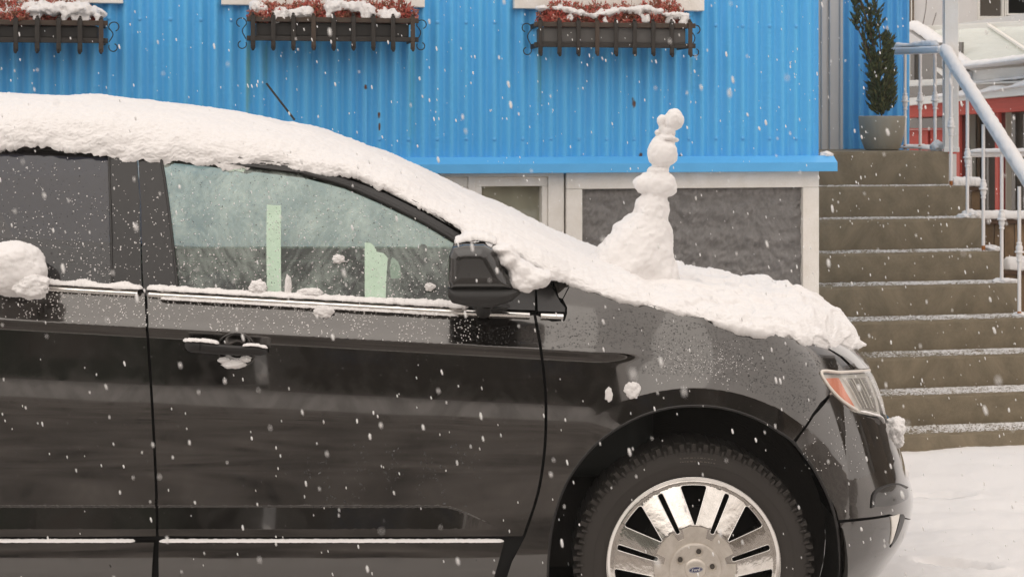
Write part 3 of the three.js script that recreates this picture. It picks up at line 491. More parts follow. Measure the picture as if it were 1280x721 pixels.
{
  const D = 11.05, c = at(1103, 189, D); c.y = HT[0];
  const o = thing('plant_pot', 'round weathered grey plant pot on the landing', 'plant pot', c), k = D / F;
  part('pot', roughen(lathe([[0.001, 0], [0.105, 0], [0.118, 0.012], [0.138, 0.06], [0.15, 0.12], [0.156, 0.19], [0.158, 0.232], [0.152, 0.238], [0.146, 0.232], [0.14, 0.2], [0.001, 0.19]], 48), grainy(14, 0.002)), std(rgb(0.40, 0.365, 0.295), 0.6, { map: rep(tone([0.7, 0.68, 0.64], [1, 1, 1], 9, 31), 0.5) }), o);
  part('soil', roughen(new THREE.CylinderGeometry(0.141, 0.141, 0.02, 24, 1).translate(0, 0.2, 0), grainy(30, 0.004)), M.bark, o);
  const t = thing('conifer', 'slim dark green conifer leaning left in the grey pot', 'conifer', c.clone().add(V(0, 0.21, 0)));
  const r = rng(31), lists = [[], [], []], wood = [], leaf = new THREE.ConeGeometry(0.0055, 0.03, 4, 1); leaf.translate(0, 0.012, 0);
  // a few upright leaders that lean left as in the photo: base (1100,147), tips (1062,-5) (1078,-8) (1094,-2), right flank (1110,85)
  const tips = [[1064, -6], [1072, -12], [1082, -14], [1094, -4], [1067, 22], [1088, 6]].map(([x, y]) => at(x, y, D).sub(t.position));
  const leaders = tips.map((q, i) => new THREE.CatmullRomCurve3([V(0, 0, 0), V(q.x * 0.12 + 0.02 * (r() - 0.5), q.y * 0.25, 0.05 * (r() - 0.5)), V(q.x * 0.5 + 0.03 * (r() - 0.5), q.y * 0.62, 0.06 * (r() - 0.5)), V(q.x, q.y, 0.03 * (r() - 0.5))]));
  leaders.forEach((c0) => wood.push(new THREE.TubeGeometry(c0, 24, 0.0045, 5)));
  const spray = (p0, dir, L, n) => {
    const p1 = p0.clone().addScaledVector(dir, L); wood.push(bar(p0, p1, 0.0015, 3));
    for (let j = 0; j < n; j++) { const q = p0.clone().lerp(p1, 0.15 + 0.9 * r()), g = leaf.clone(), s = 0.6 + 0.8 * r(); g.scale(s, s, s); const d = dir.clone().add(V((r() - 0.5) * 1.1, 0.35 + 0.4 * r(), (r() - 0.5) * 1.1)).normalize(); g.applyQuaternion(new THREE.Quaternion().setFromUnitVectors(V(0, 1, 0), d)); g.translate(q.x + (r() - 0.5) * 0.012, q.y, q.z + (r() - 0.5) * 0.012); lists[r() < 0.5 ? 0 : r() < 0.5 ? 1 : 2].push(g); }
  };
  for (const c0 of leaders) for (let i = 0; i < 58; i++) {
    const t0 = Math.pow(r(), 0.85) * 0.97 + 0.03, p0 = c0.getPoint(t0), az = r() * 6.283; if (noise(t0 * 9, c0.points[3].x * 20, az * 0.5) < -0.12) continue; const w = (0.75 + 0.9 * Math.max(0, noise(t0 * 6, az, c0.points[3].x * 9))) * (t0 < 0.25 ? 0.55 + 1.6 * t0 : 1) * (1 - 0.72 * Math.max(0, t0 - 0.3)), out = 0.45 + 0.35 * r();
    spray(p0, V(Math.cos(az) * out, 1 - 0.3 * out, Math.sin(az) * out).normalize(), (0.05 + 0.11 * r()) * w + 0.02, 12);
  }
  for (let i = 0; i < 150; i++) { const h = 0.05 + 0.5 * r(), p0 = V(0.02 + 0.02 * r() - 0.06 * h, h, 0.05 * (r() - 0.5)); spray(p0, V(0.55 + 0.3 * r(), 0.7, 0.8 * (r() - 0.5)).normalize(), 0.06 + 0.05 * r(), 11); }
  for (let i = 0; i < 60; i++) { const h = 0.02 + 0.25 * r(), p0 = V(-0.02, h, 0.05 * (r() - 0.5)); spray(p0, V(-0.6 - 0.3 * r(), 0.6, 0.8 * (r() - 0.5)).normalize(), 0.05 + 0.06 * r(), 9); }
  part('trunk', wood, M.bark, t);
  ['foliage', 'foliage', 'foliage'].forEach((n, i) => { const m = part(n, lists[i], M.needle[i], t); m.userData.kind = 'stuff'; });
}

// ---------------------------------------------------------------- what stands beyond the steps: fence, glazed red porch, pale house
const ND = (px) => 1 / mix(1 / 14.6, 1 / 13.0, (px - 1137) / 143);
const nb = (px, py, dz = 0) => at(px, py, ND(px) + dz);
function strip(px0, a0, b0, px1, a1, b1, dz, thick, r = 0.004) { // a board seen between heights a and b at two places
  const A = nb(px0, (a0 + b0) / 2, dz), B = nb(px1, (a1 + b1) / 2, dz), h = (b0 - a0 + b1 - a1) / 2 / F * ND((px0 + px1) / 2);
  return beam(A, B, thick, h, V(0, 1, 0), r);
}
function upright(px, w, y0, y1, dz, thick) { const p = nb(px, y0, dz), q = nb(px, y1, dz), k = ND(px) / F; return box(p.x - w * k / 2, p.x + w * k / 2, q.y, p.y, p.z - thick, p.z, 0.004); }
{
  const o = thing('garden_porch', 'red framed glazed porch with a snowy glass lean-to roof, behind the railing', 'porch');
  part('red_beam', strip(1128, 133, 147, 1330, 116, 137, 0, 0.1), M.red, o);
  part('fascia', strip(1128, 124.5, 132.6, 1330, 104, 115.6, -0.06, 0.12), M.cream, o);
  part('gutter_board', strip(1205, 90, 104, 1330, 78, 98, 0.05, 0.06), M.cream, o);
  part('gutter_board', strip(1205, 104.5, 106, 1330, 98.5, 102, 0.02, 0.1), M.cream, o);
  // sloping glass roof with glazing bars
  const q = [nb(1196, 84, 0.0), nb(1335, 72, 0.0), nb(1335, 28, 1.3), nb(1143, 37.5, 1.3)];
  const roof = new THREE.BufferGeometry(); { const pos = [], uv = [], idx = [], n = 30; for (let j = 0; j <= n; j++) for (let i = 0; i <= n; i++) { const p = q[0].clone().lerp(q[1], i / n).lerp(q[3].clone().lerp(q[2], i / n), j / n); p.y += 0.008 * fbm(p.x * 4, p.z * 4, 0, 3); pos.push(p.x, p.y, p.z); uv.push(p.x, j / n * 1.5); } for (let j = 0; j < n; j++) for (let i = 0; i < n; i++) { const a = j * (n + 1) + i; idx.push(a, a + 1, a + n + 1, a + 1, a + n + 2, a + n + 1); } roof.setAttribute('position', new THREE.Float32BufferAttribute(pos, 3)); roof.setAttribute('uv', new THREE.Float32BufferAttribute(uv, 2)); roof.setIndex(idx); roof.computeVertexNormals(); }
  const gr = part('glass_roof', roof, M.frost, o);
  const lift = V(0, 0.015, 0.01);
  part('glazing_bar', beam(nb(1236, 33, 1.28).add(lift), nb(1296, 73, 0.02).add(lift), 0.03, 0.02), M.cream, gr);
  part('ridge_board', beam(nb(1140, 36.5, 1.3), nb(1335, 27, 1.3), 0.06, 0.05), M.cream, o);
  part('rake_board', beam(nb(1132, 40, 1.2), nb(1212, 97, -0.05), 0.06, 0.1), M.greyTrim, o);
  part('rake_board', beam(nb(1130, 50, 1.15), nb(1196, 104, 0.0), 0.05, 0.035), M.cream, o);
  // end window under the rake, seen between the balusters
  const w = part('window', [strip(1126, 101, 109, 1200, 97.5, 106, 0.2, 0.06), upright(1137.5, 3, 60, 102, 0.2, 0.06)], M.cream, o);
  part('pane', beam(nb(1137, 78, 0.32), nb(1204, 78, 0.32), 0.02, 0.36, V(0, 1, 0), 0), M.roomGlass, w);
  part('pane', beam(nb(1126, 116, 0.12), nb(1202, 113, 0.12), 0.02, 0.105, V(0, 1, 0), 0), M.roomGlass, o);
  // red frame below
  part('panel', strip(1126, 162, 192, 1200, 162, 192, 0.1, 0.05), M.red, o);
  part('rail', [strip(1126, 160.5, 162, 1200, 160, 161.5, 0.02, 0.06), upright(1161, 2, 163, 190, 0.03, 0.03)], M.red, o);
  for (const [px, wd] of [[1202, 3.6], [1251, 4], [1301, 4]]) part('post', upright(px, wd, 134, 372, -0.01, 0.1), M.red, o);
  for (const [px, wd] of [[1206.5, 5], [1255.5, 5]]) part('door_frame', upright(px, wd, 140, 372, 0.06, 0.08), M.redDark, o);
  for (const [px, wd] of [[1217, 7], [1262, 7]]) part('inner_post', upright(px, wd, 140, 372, 0.24, 0.05), M.roomPale, o);
  part('inner_post', upright(1224, 4, 140, 372, 0.3, 0.05), M.wood[0], o);
  part('pane', beam(nb(1126, 153, 0.2), nb(1201, 153, 0.2), 0.02, 0.12, V(0, 1, 0), 0), M.roomGlass, o);
  part('pane', beam(nb(1208, 255, 0.36), nb(1252, 255, 0.36), 0.02, 1.7, V(0, 1, 0), 0), M.roomGlass, o);
  part('pane', beam(nb(1256, 255, 0.36), nb(1320, 255, 0.36), 0.02, 1.7, V(0, 1, 0), 0), M.roomGlass, o);
  part('back_wall', beam(nb(1126, 240, 1.4), nb(1335, 240, 1.4), 0.1, 3.2, V(0, 1, 0), 0), M.greyTrim, o);
  solo('roof_snow', ridge([nb(1208, 84, -0.05), nb(1240, 81, -0.05), nb(1280, 76, -0.05), nb(1330, 70, -0.05)], 0.12, 0.05, 3, 90, 0.16), M.snow, 'thick roll of snow along the eave of the glass roof', 'snow');
  solo('roof_snow', ridge([nb(1140, 31, 1.15), nb(1160, 43, 0.9), nb(1188, 66, 0.4), nb(1213, 86, -0.03)], 0.075, 0.06, 8, 90, 0.14), M.snow, 'rounded snow on the sloping left edge of the glass roof', 'snow');
  solo('roof_snow', ridge([nb(1194, 122, -0.1), nb(1230, 116.5, -0.1), nb(1280, 108, -0.1), nb(1330, 101, -0.1)], 0.07, (t) => 0.034 + 0.012 * Math.sin(t * 20), 15, 90, 0.25), M.snow, 'strip of snow on the white ledge above the red beam', 'snow');
  solo('roof_snow', ridge([nb(1212, 105, 0.0), nb(1245, 101.5, 0.0), nb(1290, 97, 0.0)], 0.05, (t) => 0.015 + 0.012 * Math.abs(Math.sin(t * 9)), 19, 60, 0.3), M.snow, 'thin uneven snow on the grey gutter under the glass roof', 'snow');
  solo('roof_snow', ridge([nb(1168, 124, -0.1), nb(1178, 121, -0.1), nb(1190, 120, -0.1)], 0.05, 0.03, 23, 30, 0.25), M.snow, 'short lump of snow left of the porch post on the white ledge', 'snow');
  const pr = thing('guard_rail', 'pale horizontal rail under snow in front of the porch glass', 'rail');
  part('rail', bar(at(1211, 193, 12.6), at(1330, 192, 12.4), 0.022, 10), M.whiteMetal, pr);
  part('post', bar(at(1213, 193, 12.6), at(1213, 380, 12.6), 0.018, 10), M.whiteMetal, pr);
  solo('rail_snow', ridge([at(1211, 190, 12.6), at(1260, 189.5, 12.5), at(1330, 189, 12.4)], 0.032, 0.026, 27, 60, 0.15), M.snow, 'snow on the horizontal rail before the porch glass', 'snow');
}
{
  const fr = rng(8);
  const section = (label, x0, x1, yTop, D, snowLabel, sn) => {
    const A = at(x0, yTop, D), B = at(x1, yTop, D), o = thing('plank_fence', label, 'fence', V(A.x, 0, A.z), 0, 'stepped plank fence right of the steps'), L = B.x - A.x, n = Math.max(2, Math.round(L / 0.075));
    for (let i = 0; i < n; i++) part('plank', box(i * L / n + 0.002, (i + 1) * L / n - 0.003, -0.1, A.y - 0.03 - 0.004 * fr(), -0.02, 0.002 * fr(), 0.003), M.wood[Math.floor(fr() * 3)], o);
    part('cap_board', box(-0.02, L + 0.02, A.y - 0.03, A.y, -0.07, 0.035, 0.004), M.bark, o);
    solo('fence_snow', ridge([V(A.x - 0.02, A.y + 0.01, A.z - 0.01), V(A.x + L * 0.5, A.y + 0.012, A.z - 0.01), V(B.x + 0.015, A.y + 0.008, A.z - 0.01)], 0.06, sn, x0, 50, 0.14), M.snow, snowLabel, 'snow');
  };
  section('brown plank fence, short topmost section beside the upper steps', 1192, 1226, 233, 11.6, 'rounded snow cap on the topmost section of the plank fence', 0.06);
  section('brown plank fence, middle section behind the balusters', 1218, 1320, 274, 11.2, 'long snow cap on the middle section of the plank fence', 0.05);
  section('low dark plank fence at the right edge of the photo, lowest section', 1257, 1340, 337, 10.5, 'snow block on the lowest section of the plank fence', 0.075);
}
{
  const o = thing('pale_house', 'pale grey neighbouring house with dark framed windows in the top right corner', 'house'), D = 17.5;
  const P = (x, y, d = D) => at(x, y, d), rect = (x0, y0, x1, y1, d0, th, r = 0.004) => { const a = P(x0, y1, d0), b = P(x1, y0, d0); return box(a.x, b.x, a.y, b.y, -d0 - th, -d0, r); };
  part('wall', rect(1143, -160, 1226, 330, D, 0.3), M.wallPale, o);
  part('wall', rect(1226.05, 31, 1420, 330, D, 0.3), M.wallPale, o);
  part('corner_board', [rect(1137, -160, 1139.5, 330, D - 0.04, 0.3), rect(1141, -160, 1143, 330, D - 0.02, 0.3)], M.wood[0], o);
  part('corner_board', rect(1139.5, -160, 1141, 330, D - 0.05, 0.3), M.cream, o);
  const win = (x0, y0, x1, y1) => { const f = part('window', [rect(x0, y1 - 2.4, x1, y1, D - 0.04, 0.1), rect(x0, y0, x1, y0 + 2, D - 0.04, 0.1), rect(x0, y0 + 2, x0 + 2, y1 - 2.4, D - 0.04, 0.1), rect(x1 - 2, y0 + 2, x1, y1 - 2.4, D - 0.04, 0.1)], M.cream, o); part('pane', rect(x0 + 1.6, y0 + 1.6, x1 - 1.6, y1 - 2, D + 0.02, 0.01, 0), M.roomGlass, f); };
  win(1224, -60, 1256, 22.5); win(1224, 22.6, 1256, 32); win(1257, 22.6, 1300, 32); win(1257, -60, 1300, 22.5); win(1259.5, -58, 1298, 19);
  part('wall', rect(1300.5, -160, 1420, 31, D, 0.3), M.wallPale, o);
  part('roof', box(P(1137, 0).x - 0.3, P(1420, 0).x, 4.5, 4.7, -D - 4, -D + 0.4, 0.01), M.boxGrey, o);
  const tw = thing('bare_twigs', 'two thin bare twigs standing against the pale house wall', 'twigs');
  part('twig', tube([P(1153, 36, 16.6), P(1156, 22, 16.6), P(1158, 10, 16.6), P(1159, -6, 16.6)], 0.004, 12, 5), M.bark, tw);
  part('twig', tube([P(1165, 35, 16.6), P(1168, 26, 16.6), P(1171, 16, 16.6)], 0.004, 10, 5), M.bark, tw);
}

// ---------------------------------------------------------------- the car. Its own axes: u forward from the front axle, v up, w out to the near side
const CX = 0.5675, CD = 5.97;
const car = thing('parked_car', 'black crossover car parked side on, its roof, windscreen and bonnet under thick snow', 'car', V(CX, 0, -CD));
const vCrease = (u) => 1.061 - 0.0547 * (u + 0.47), vBelt = (u) => 1.1215 - 0.0559 * u;
const LOW = spline([[0.1, 0.80], [0.2, 0.885], [0.3, 0.945], [0.38, 0.968], [0.44, 0.973], [0.5, 0.9735], [0.6, 0.974], [0.7, 0.9755], [0.8, 0.9745], [0.87, 0.9715], [0.95, 0.966], [1.02, 0.96], [1.08, 0.9535]]);
function doorW(u, v) {
  const vc = vCrease(u), d = v - vc;
  let w = d < 0 ? LOW(v + (1.06 - vc) * sstep(0.6, 1.06, v)) : LOW(1.06) - 0.40 * d - 1.5 * d * d;
  w += 0.008 * Math.exp(-((d / 0.018) ** 2)) * sstep(0.1, -0.3, u);              // the shoulder line stands proud
  const m = sstep(-0.60, -0.80, u);                                             // long recess low in the doors, running out in a point ahead
  if (m > 0) { const hi = mix(0.503, 0.568, Math.pow(m, 0.7)); if (v < hi + 0.006) w -= 0.0115 * m * sstep(hi + 0.006, hi, v) * clamp((v - 0.500) / 0.066, 0, 1); }
  return w;
}
const NOSE = spline([[0.16, 0.66], [0.21, 0.722], [0.307, 0.795], [0.39, 0.842], [0.468, 0.857], [0.557, 0.836], [0.668, 0.80], [0.773, 0.77], [0.912, 0.716], [0.987, 0.65], [1.1, 0.48]]);
const U0 = 0.25, TAIL = -2.95;
function sideW(u, v) {
  const r = Math.hypot(u, v - 0.378), f = r > 0.565 ? 0.984 - 0.42 * (r - 0.565) - 0.75 * (r - 0.565) ** 2 : 0.984 + 0.10 * (0.565 - r);
  const E = sstep(-0.33, -0.05, u - 0.10 * (v - 0.9)) * sstep(0.25, 0.5, v);
  let w = mix(doorW(u, v), f, E);
  const rr = Math.hypot(u + 2.825, v - 0.378); w += 0.012 * sstep(0.62, 0.52, rr);
  if (u < TAIL) w *= 1 - 0.16 * ((TAIL - u) / 0.65) ** 2;
  return w;
}
const S_END = U0 + 0.7 * Math.PI / 2;
function body(s, v, off = 0) {
  const raw = (s, v) => {
    if (s <= U0) return V(s, v, sideW(s, v));
    const p = (s - U0) / 0.7, n = NOSE(v), c = Math.max(Math.cos(p), 0);
    return V(U0 + (n - U0) * Math.sin(p), v, sideW(Math.min(U0 + (n - U0) * Math.sin(p), 0.5), v) * Math.pow(c, 0.75));
  };
  const q = raw(s, v); if (!off) return q;
  const e = 2e-3, n = V().crossVectors(raw(s + e, v).sub(raw(s - e, v)), raw(s, v + e).sub(raw(s, v - e))).normalize();
  return q.addScaledVector(n, off);
}
const glassW = (u, v) => { const d = v - vBelt(u); return 0.897 - 0.34 * d - 0.5 * d * d - 0.10 * sstep(-0.9, 0.1, u) * sstep(0, 0.3, d); };
function house2(s, v, off = 0) { // side windows and pillars
  const q = V(s, v, glassW(s, v)); if (!off) return q;
  const e = 1e-3, n = V(-(glassW(s + e, v) - glassW(s - e, v)) / (2 * e), -(glassW(s, v + e) - glassW(s, v - e)) / (2 * e), 1).normalize();
  return q.addScaledVector(n, off);
}
// where a place in the photo lies on one of the car's surfaces
function onCar(px, py, surf = body) {
  let s = Math.min((px - 867) / 400, 0.9), v = EYE - (py - 150) * 0.0025; if (s > 0.3) s = 0.3 + (s - 0.3) * 1.3;
  const proj = (s, v) => { const p = surf(s, v), D = CD - p.z; return [640 + F * (p.x + CX) / D, 150 + F * (EYE - p.y) / D]; };
  for (let i = 0; i < 40; i++) {
    const [x, y] = proj(s, v), ex = px - x, ey = py - y; if (Math.hypot(ex, ey) < 0.02) return [s, v];
    const e = 1e-3, [xs, ys] = proj(s + e, v), [xv, yv] = proj(s, v + e), a = (xs - x) / e, b = (xv - x) / e, c = (ys - y) / e, d = (yv - y) / e, det = a * d - b * c, k = i < 5 ? 0.7 : 0.9;
    s += clamp(k * (d * ex - b * ey) / det, -0.15, 0.15); v += clamp(k * (a * ey - c * ex) / det, -0.15, 0.15);
  }
  console.log('onCar missed', px, py, s, v); return [s, v];
}
const poly = (pts, surf = body) => pts.map((p) => Array.isArray(p) ? onCar(p[0], p[1], surf) : [p.s, p.v]);
function panel(name, pts, mat, { surf = body, parent = car, both = true, label, holes = [], ...o } = {}) {
  const g = sheet(poly(pts, surf), holes, surf, o);
  const m = part(name, g, mat, parent, label);
  return { mesh: m, far: both ? part(name, across(g), mat, parent) : null };
}
const chromeY = linear([[-700, 330], [0, 357], [60, 361], [180, 368], [320, 376], [480, 385], [600, 392], [708, 396.5]]);
const beltLine = (a, b, n = 12, dy = 0) => Array.from({ length: n + 1 }, (_, i) => { const x = mix(a, b, i / n); return [x, chromeY(x) + dy]; });
const gapA = curve([[181.5, 366], [184, 420], [188, 480], [192, 550], [195, 620], [196, 670]], 4);
const gapB = curve([[668.5, 394], [675, 430], [681, 480], [682.5, 520], [680, 570], [672, 618], [655, 670]], 4);
const arch = curve([[684, 735], [686, 690], [693, 645], [710, 600], [745, 555], [790, 525], [830, 511], [870, 507], [910, 511], [950, 525], [986, 547]], 5);
const arch2 = curve([[996, 556], [1016, 582], [1036, 620], [1047, 656], [1051, 700], [1050, 735]], 5);
const sh = (l, dx, dy = 0) => l.map((p) => [p[0] + dx, p[1] + dy]);
const rearArch = (a0, a1, r = 0.49, n = 16) => Array.from({ length: n + 1 }, (_, i) => { const a = mix(a0, a1, i / n) * R; return { s: -2.825 + r * Math.cos(a), v: 0.378 + r * Math.sin(a) }; });
// doors, each with an opening for the hollow behind its handle
const CUP = curve([[273, 438], [276, 424], [286, 417.5], [296, 416], [306, 418.5], [315, 426], [318, 440], [314, 452], [304, 458], [294, 459.5], [283, 456], [276, 449], [273, 438]], 4).slice(0, -1), cupAt = (dx) => poly(CUP.map(([x, y]) => [x + dx, y - (dx ? 20 : 0)]));
const doorF = panel('front_door', [...sh(gapA, 1.7), [300, 671], [420, 671], [540, 671], ...sh(gapB, -1.7).reverse(), ...beltLine(660, 190)], M.paint, { h: 0.0085, holes: [cupAt(0)], flange: 0.006 }).mesh;
const doorR = panel('rear_door', [...beltLine(-225, 174), ...sh(gapA, -1.7), [100, 671], [0, 671], [-60, 671], ...rearArch(12, 78), { s: -2.64, v: 0.95 }], M.paint, { h: 0.009, holes: [cupAt(-432)], flange: 0.006 }).mesh;
panel('quarter_panel', [{ s: -2.652, v: 1.235 }, { s: -2.652, v: 0.95 }, ...rearArch(78.8, 180), { s: -3.3, v: 0.3 }, { s: -3.58, v: 0.45 }, { s: -3.6, v: 0.9 }, { s: -3.5, v: 1.25 }], M.paint, { h: 0.03 });
panel('fender', [...sh(gapB, 1.9), [640, 702], [629, 735], [684, 735], ...arch.slice(0, -1), [987, 547.5], [992, 550.5], [1000.5, 540], [1016, 517], [1026, 503], [1039.5, 490], [1030, 478], [1023.5, 465], [1045, 464], [1066, 462], [1050, 446], [1034, 436], [1000, 426], [950, 413], [900, 401.5], [850, 388.5], [800, 378.5], [760, 368.5], [735, 361], [713, 357], [704, 374], [709, 384], [709, 392], [706, 401], [690, 402]], M.paint, { h: 0.011 });
panel('cladding', [...Array.from({ length: 10 }, (_, i) => [mix(199, 630, i / 9), 676.5]), [617, 721], [610, 745], [520, 745], [400, 745], [300, 745], [201, 745]], M.paint, { h: 0.02, off: 0.014, flange: 0.03 });
panel('cladding', [[193, 676.5], [100, 676.5], [0, 676.5], [-55, 676.5], [-55, 745], [60, 745], [190, 745]], M.paint, { h: 0.02, off: 0.014, flange: 0.03 });
panel('rocker', [[-60, 735], [200, 735], [400, 735], [660, 735], [660, 790], [400, 790], [-60, 790]], M.plastic, { h: 0.04, off: -0.006 });
// nose
const bumper = panel('front_bumper', [[1040.5, 492.5], [1050, 501], [1066, 514], [1083, 520], [1098, 523], { s: 1.02, v: 0.735 }, { s: 1.2, v: 0.72 }, { s: S_END, v: 0.715 }, { s: S_END, v: 0.6 }, { s: S_END, v: 0.42 }, { s: 1.2, v: 0.42 }, { s: 1.02, v: 0.425 }, [1112, 642.5], [1080, 647], [1049, 650], [1046, 638], [1034, 614], [1014, 578], [995.5, 553], [1003, 541.5], [1018, 520]], M.paint, { h: 0.011 }).mesh;
panel('lower_valance', [[1050.5, 653.5], [1080, 650.5], [1100, 647.8], [1113, 645.5], { s: 1.04, v: 0.418 }, { s: 1.2, v: 0.414 }, { s: S_END, v: 0.408 }, { s: S_END, v: 0.17 }, { s: 1.1, v: 0.17 }, [1052, 735], [1053, 690]], M.paint, { h: 0.016 });
panel('grille', [{ s: 1.06, v: 0.89 }, { s: S_END, v: 0.9 }, { s: S_END, v: 0.73 }, { s: 1.06, v: 0.75 }], M.chrome, { h: 0.03, off: -0.012 });
panel('reflector', curve([[1091, 633], [1094, 618], [1106, 609], [1122, 606], [1133, 610], [1135, 622], [1124, 629], [1106, 633], [1091, 633]], 4).slice(0, -1), M.paintGloss, { h: 0.012, off: 0.003, flange: 0.006 });
panel('reflector_rim', [...curve([[1089, 635], [1092, 616], [1105, 607], [1122, 604], [1135, 609]], 5), ...curve([[1133, 611], [1122, 606], [1107, 609], [1095, 618], [1092.5, 633]], 5)], M.pillar, { h: 0.012, off: 0.0045, flange: 0.006 });
panel('fog_lamp_trim', [[1113.5, 645.5], [1124, 642.5], [1121, 656], [1114.5, 677], [1112.5, 680]], M.white, { h: 0.012, off: 0.004, flange: 0.01 });
panel('fog_lamp_recess', [[1124.8, 643.5], [1129, 642.5], [1131, 646], [1127, 660], [1120, 675], [1113, 684], [1116, 676]], M.pillar, { h: 0.012, off: 0.003, flange: 0.008 });
panel('bonnet_edge', [[1037, 435.5], [1053, 445], [1069.5, 460.5], [1087, 460], { s: 1.0, v: 0.925 }, { s: 1.2, v: 0.93 }, { s: S_END, v: 0.935 }, { s: S_END, v: 1.0 }, { s: 0.95, v: 1.0 }, [1060, 432], [1040, 426]], M.paint, { h: 0.014 });
// headlight: bowl, amber reflector, rim, clear cover
{
  const out = [[1027, 466], [1050, 465.5], [1072, 464.5], [1087, 463], [1093, 472], [1099, 487], [1104, 502], [1107, 519], [1095, 518], [1072, 513], [1056, 503], [1043, 491], [1033, 478]];
  const k = panel('headlight', out, M.lampInside, { h: 0.014, off: -0.016, flange: 0.02 });
  const L = k.mesh, sub = (name, pts, mat, off, h = 0.012, fl = 0.006) => part(name, sheet(poly(pts), [], body, { h, off, flange: fl }), mat, L);
  sub('amber_reflector', [[1034, 471.5], [1051, 471], [1060, 488], [1073, 510], [1061, 505], [1046, 490]], M.amber, -0.008);
  sub('reflector_bowl', [[1057, 471], [1086, 470], [1097, 498], [1100, 514], [1082, 510]], M.chrome, -0.009);
  const loop = out.map((p) => { const [s, v] = onCar(p[0], p[1]); return body(s, v, 0.001); });
  part('rim', tube([...loop.slice(9), ...loop.slice(0, 4)], 0.0055, 70, 8), M.lampRim, L);
  part('lens', sheet(poly(out.map(([x, y]) => [x + (x > 1085 ? -0.8 : 0.5), y + (y > 500 ? -0.6 : 0.6)])), [], body, { h: 0.014, off: 0.004, flange: 0 }), M.lens, L);
  for (let i = 0; i < 3; i++) { const a = onCar(1058 + i * 9.5, 472), b = onCar(1078 + i * 8, 509); part('lens_rib', tube([body(a[0], a[1], -0.004), body((a[0] + b[0]) / 2, (a[1] + b[1]) / 2, -0.004), body(b[0], b[1], -0.004)], 0.0016, 14, 5), M.lampInside, L); }
}
// shell behind the gaps, wheel houses, floor
{
  const inner = sheet(poly([{ s: -3.5, v: 0.3 }, { s: -3.32, v: 0.3 }, ...rearArch(176, 4, 0.52), { s: -2.25, v: 0.28 }, [0, 745], [300, 745], [600, 745], [676, 735], [680, 690], [690, 640], [708, 594], [745, 548], [790, 518], [830, 505], [870, 501], [910, 505], [952, 519], [990, 543], [1018, 576], [1040, 614], [1051, 656], [1053, 735], { s: 0.8, v: 0.25 }, { s: 1.0, v: 0.35 }, { s: 1.1, v: 0.6 }, { s: 0.95, v: 0.8 }, { s: 0.7, v: 0.93 }, [1000, 432], [850, 392], [760, 374], [700, 372], ...beltLine(650, -300, 12, 2), { s: -2.9, v: 1.25 }, { s: -3.5, v: 1.2 }]), [], body, { h: 0.035, off: -0.022, flange: 0 });
  part('inner_shell', [inner, across(inner)], M.dark, car);
  const shell = []; for (const u of [0, -2.825]) for (const s of [1, -1]) {
    const g = new THREE.CylinderGeometry(0.485, 0.485, 0.36, 40, 1, true, Math.PI / 2 - 0.25, Math.PI + 0.5); g.rotateX(Math.PI / 2); g.rotateZ(u ? 0 : 0); g.rotateZ(Math.PI); g.translate(u, 0.378, s * 0.785);
    const ring = lathe([[0.3, 0], [0.486, 0]], 40); ring.rotateX(Math.PI / 2); ring.translate(u, 0.378, s * 0.6); shell.push([g, ring]);
  }
  const lm = std(rgb(0.03, 0.026, 0.022), 0.85, { side: THREE.DoubleSide, bumpMap: rep(fine, 0.3), bumpScale: 0.002 }); for (const l of shell) part('wheel_arch_liner', l, lm, car);
  part('floor', [box(-3.3, 0.3, 0.22, 0.3, -0.6, 0.6, 0.02), box(-2.3, -0.5, 0.22, 0.3, -0.9, 0.9, 0.02)], M.dark, car);
  // thin folded lip of the arch
  const lipPts = [...arch, ...arch2].map((p) => { const [s, v] = onCar(p[0], p[1]); return body(s, v, -0.003); });
  part('arch_lip', tube(lipPts, 0.005, 160, 6), M.pillar, car);
}
// belt trim, black corner piece, small bonnet corner
{
  const pts = []; for (let x = -290; x <= 704; x += 14) { const [s, v] = onCar(x, chromeY(x) + 0.5); pts.push(body(s, v, 0.004)); }
  const g = (a, b) => { const q = pts.slice(a, b), t = tube(q, 0.0105, 90, 8); return t; };
  const i1 = 34; part('chrome_strip', g(0, i1), M.chrome, car); part('chrome_strip', g(i1, pts.length - 3), M.chrome, car); part('chrome_strip', g(pts.length - 3, pts.length), M.chrome, car);
  panel('corner_trim', [[671, 361], [686, 351], [700, 377], [706.5, 385], [706, 390], [672.5, 389]], M.pillar, { h: 0.012, off: 0.001 });
  panel('corner_trim', [[565, 379], [600, 372], [640, 366], [668.5, 360], [668.5, 388], [620, 386.5], [590, 384]], M.pillar, { h: 0.012, off: 0.002 });
  panel('bonnet_corner', [[690, 347], [712.5, 355], [703, 373.5], [699, 372]], M.paint, { h: 0.012, off: 0.001 });
}
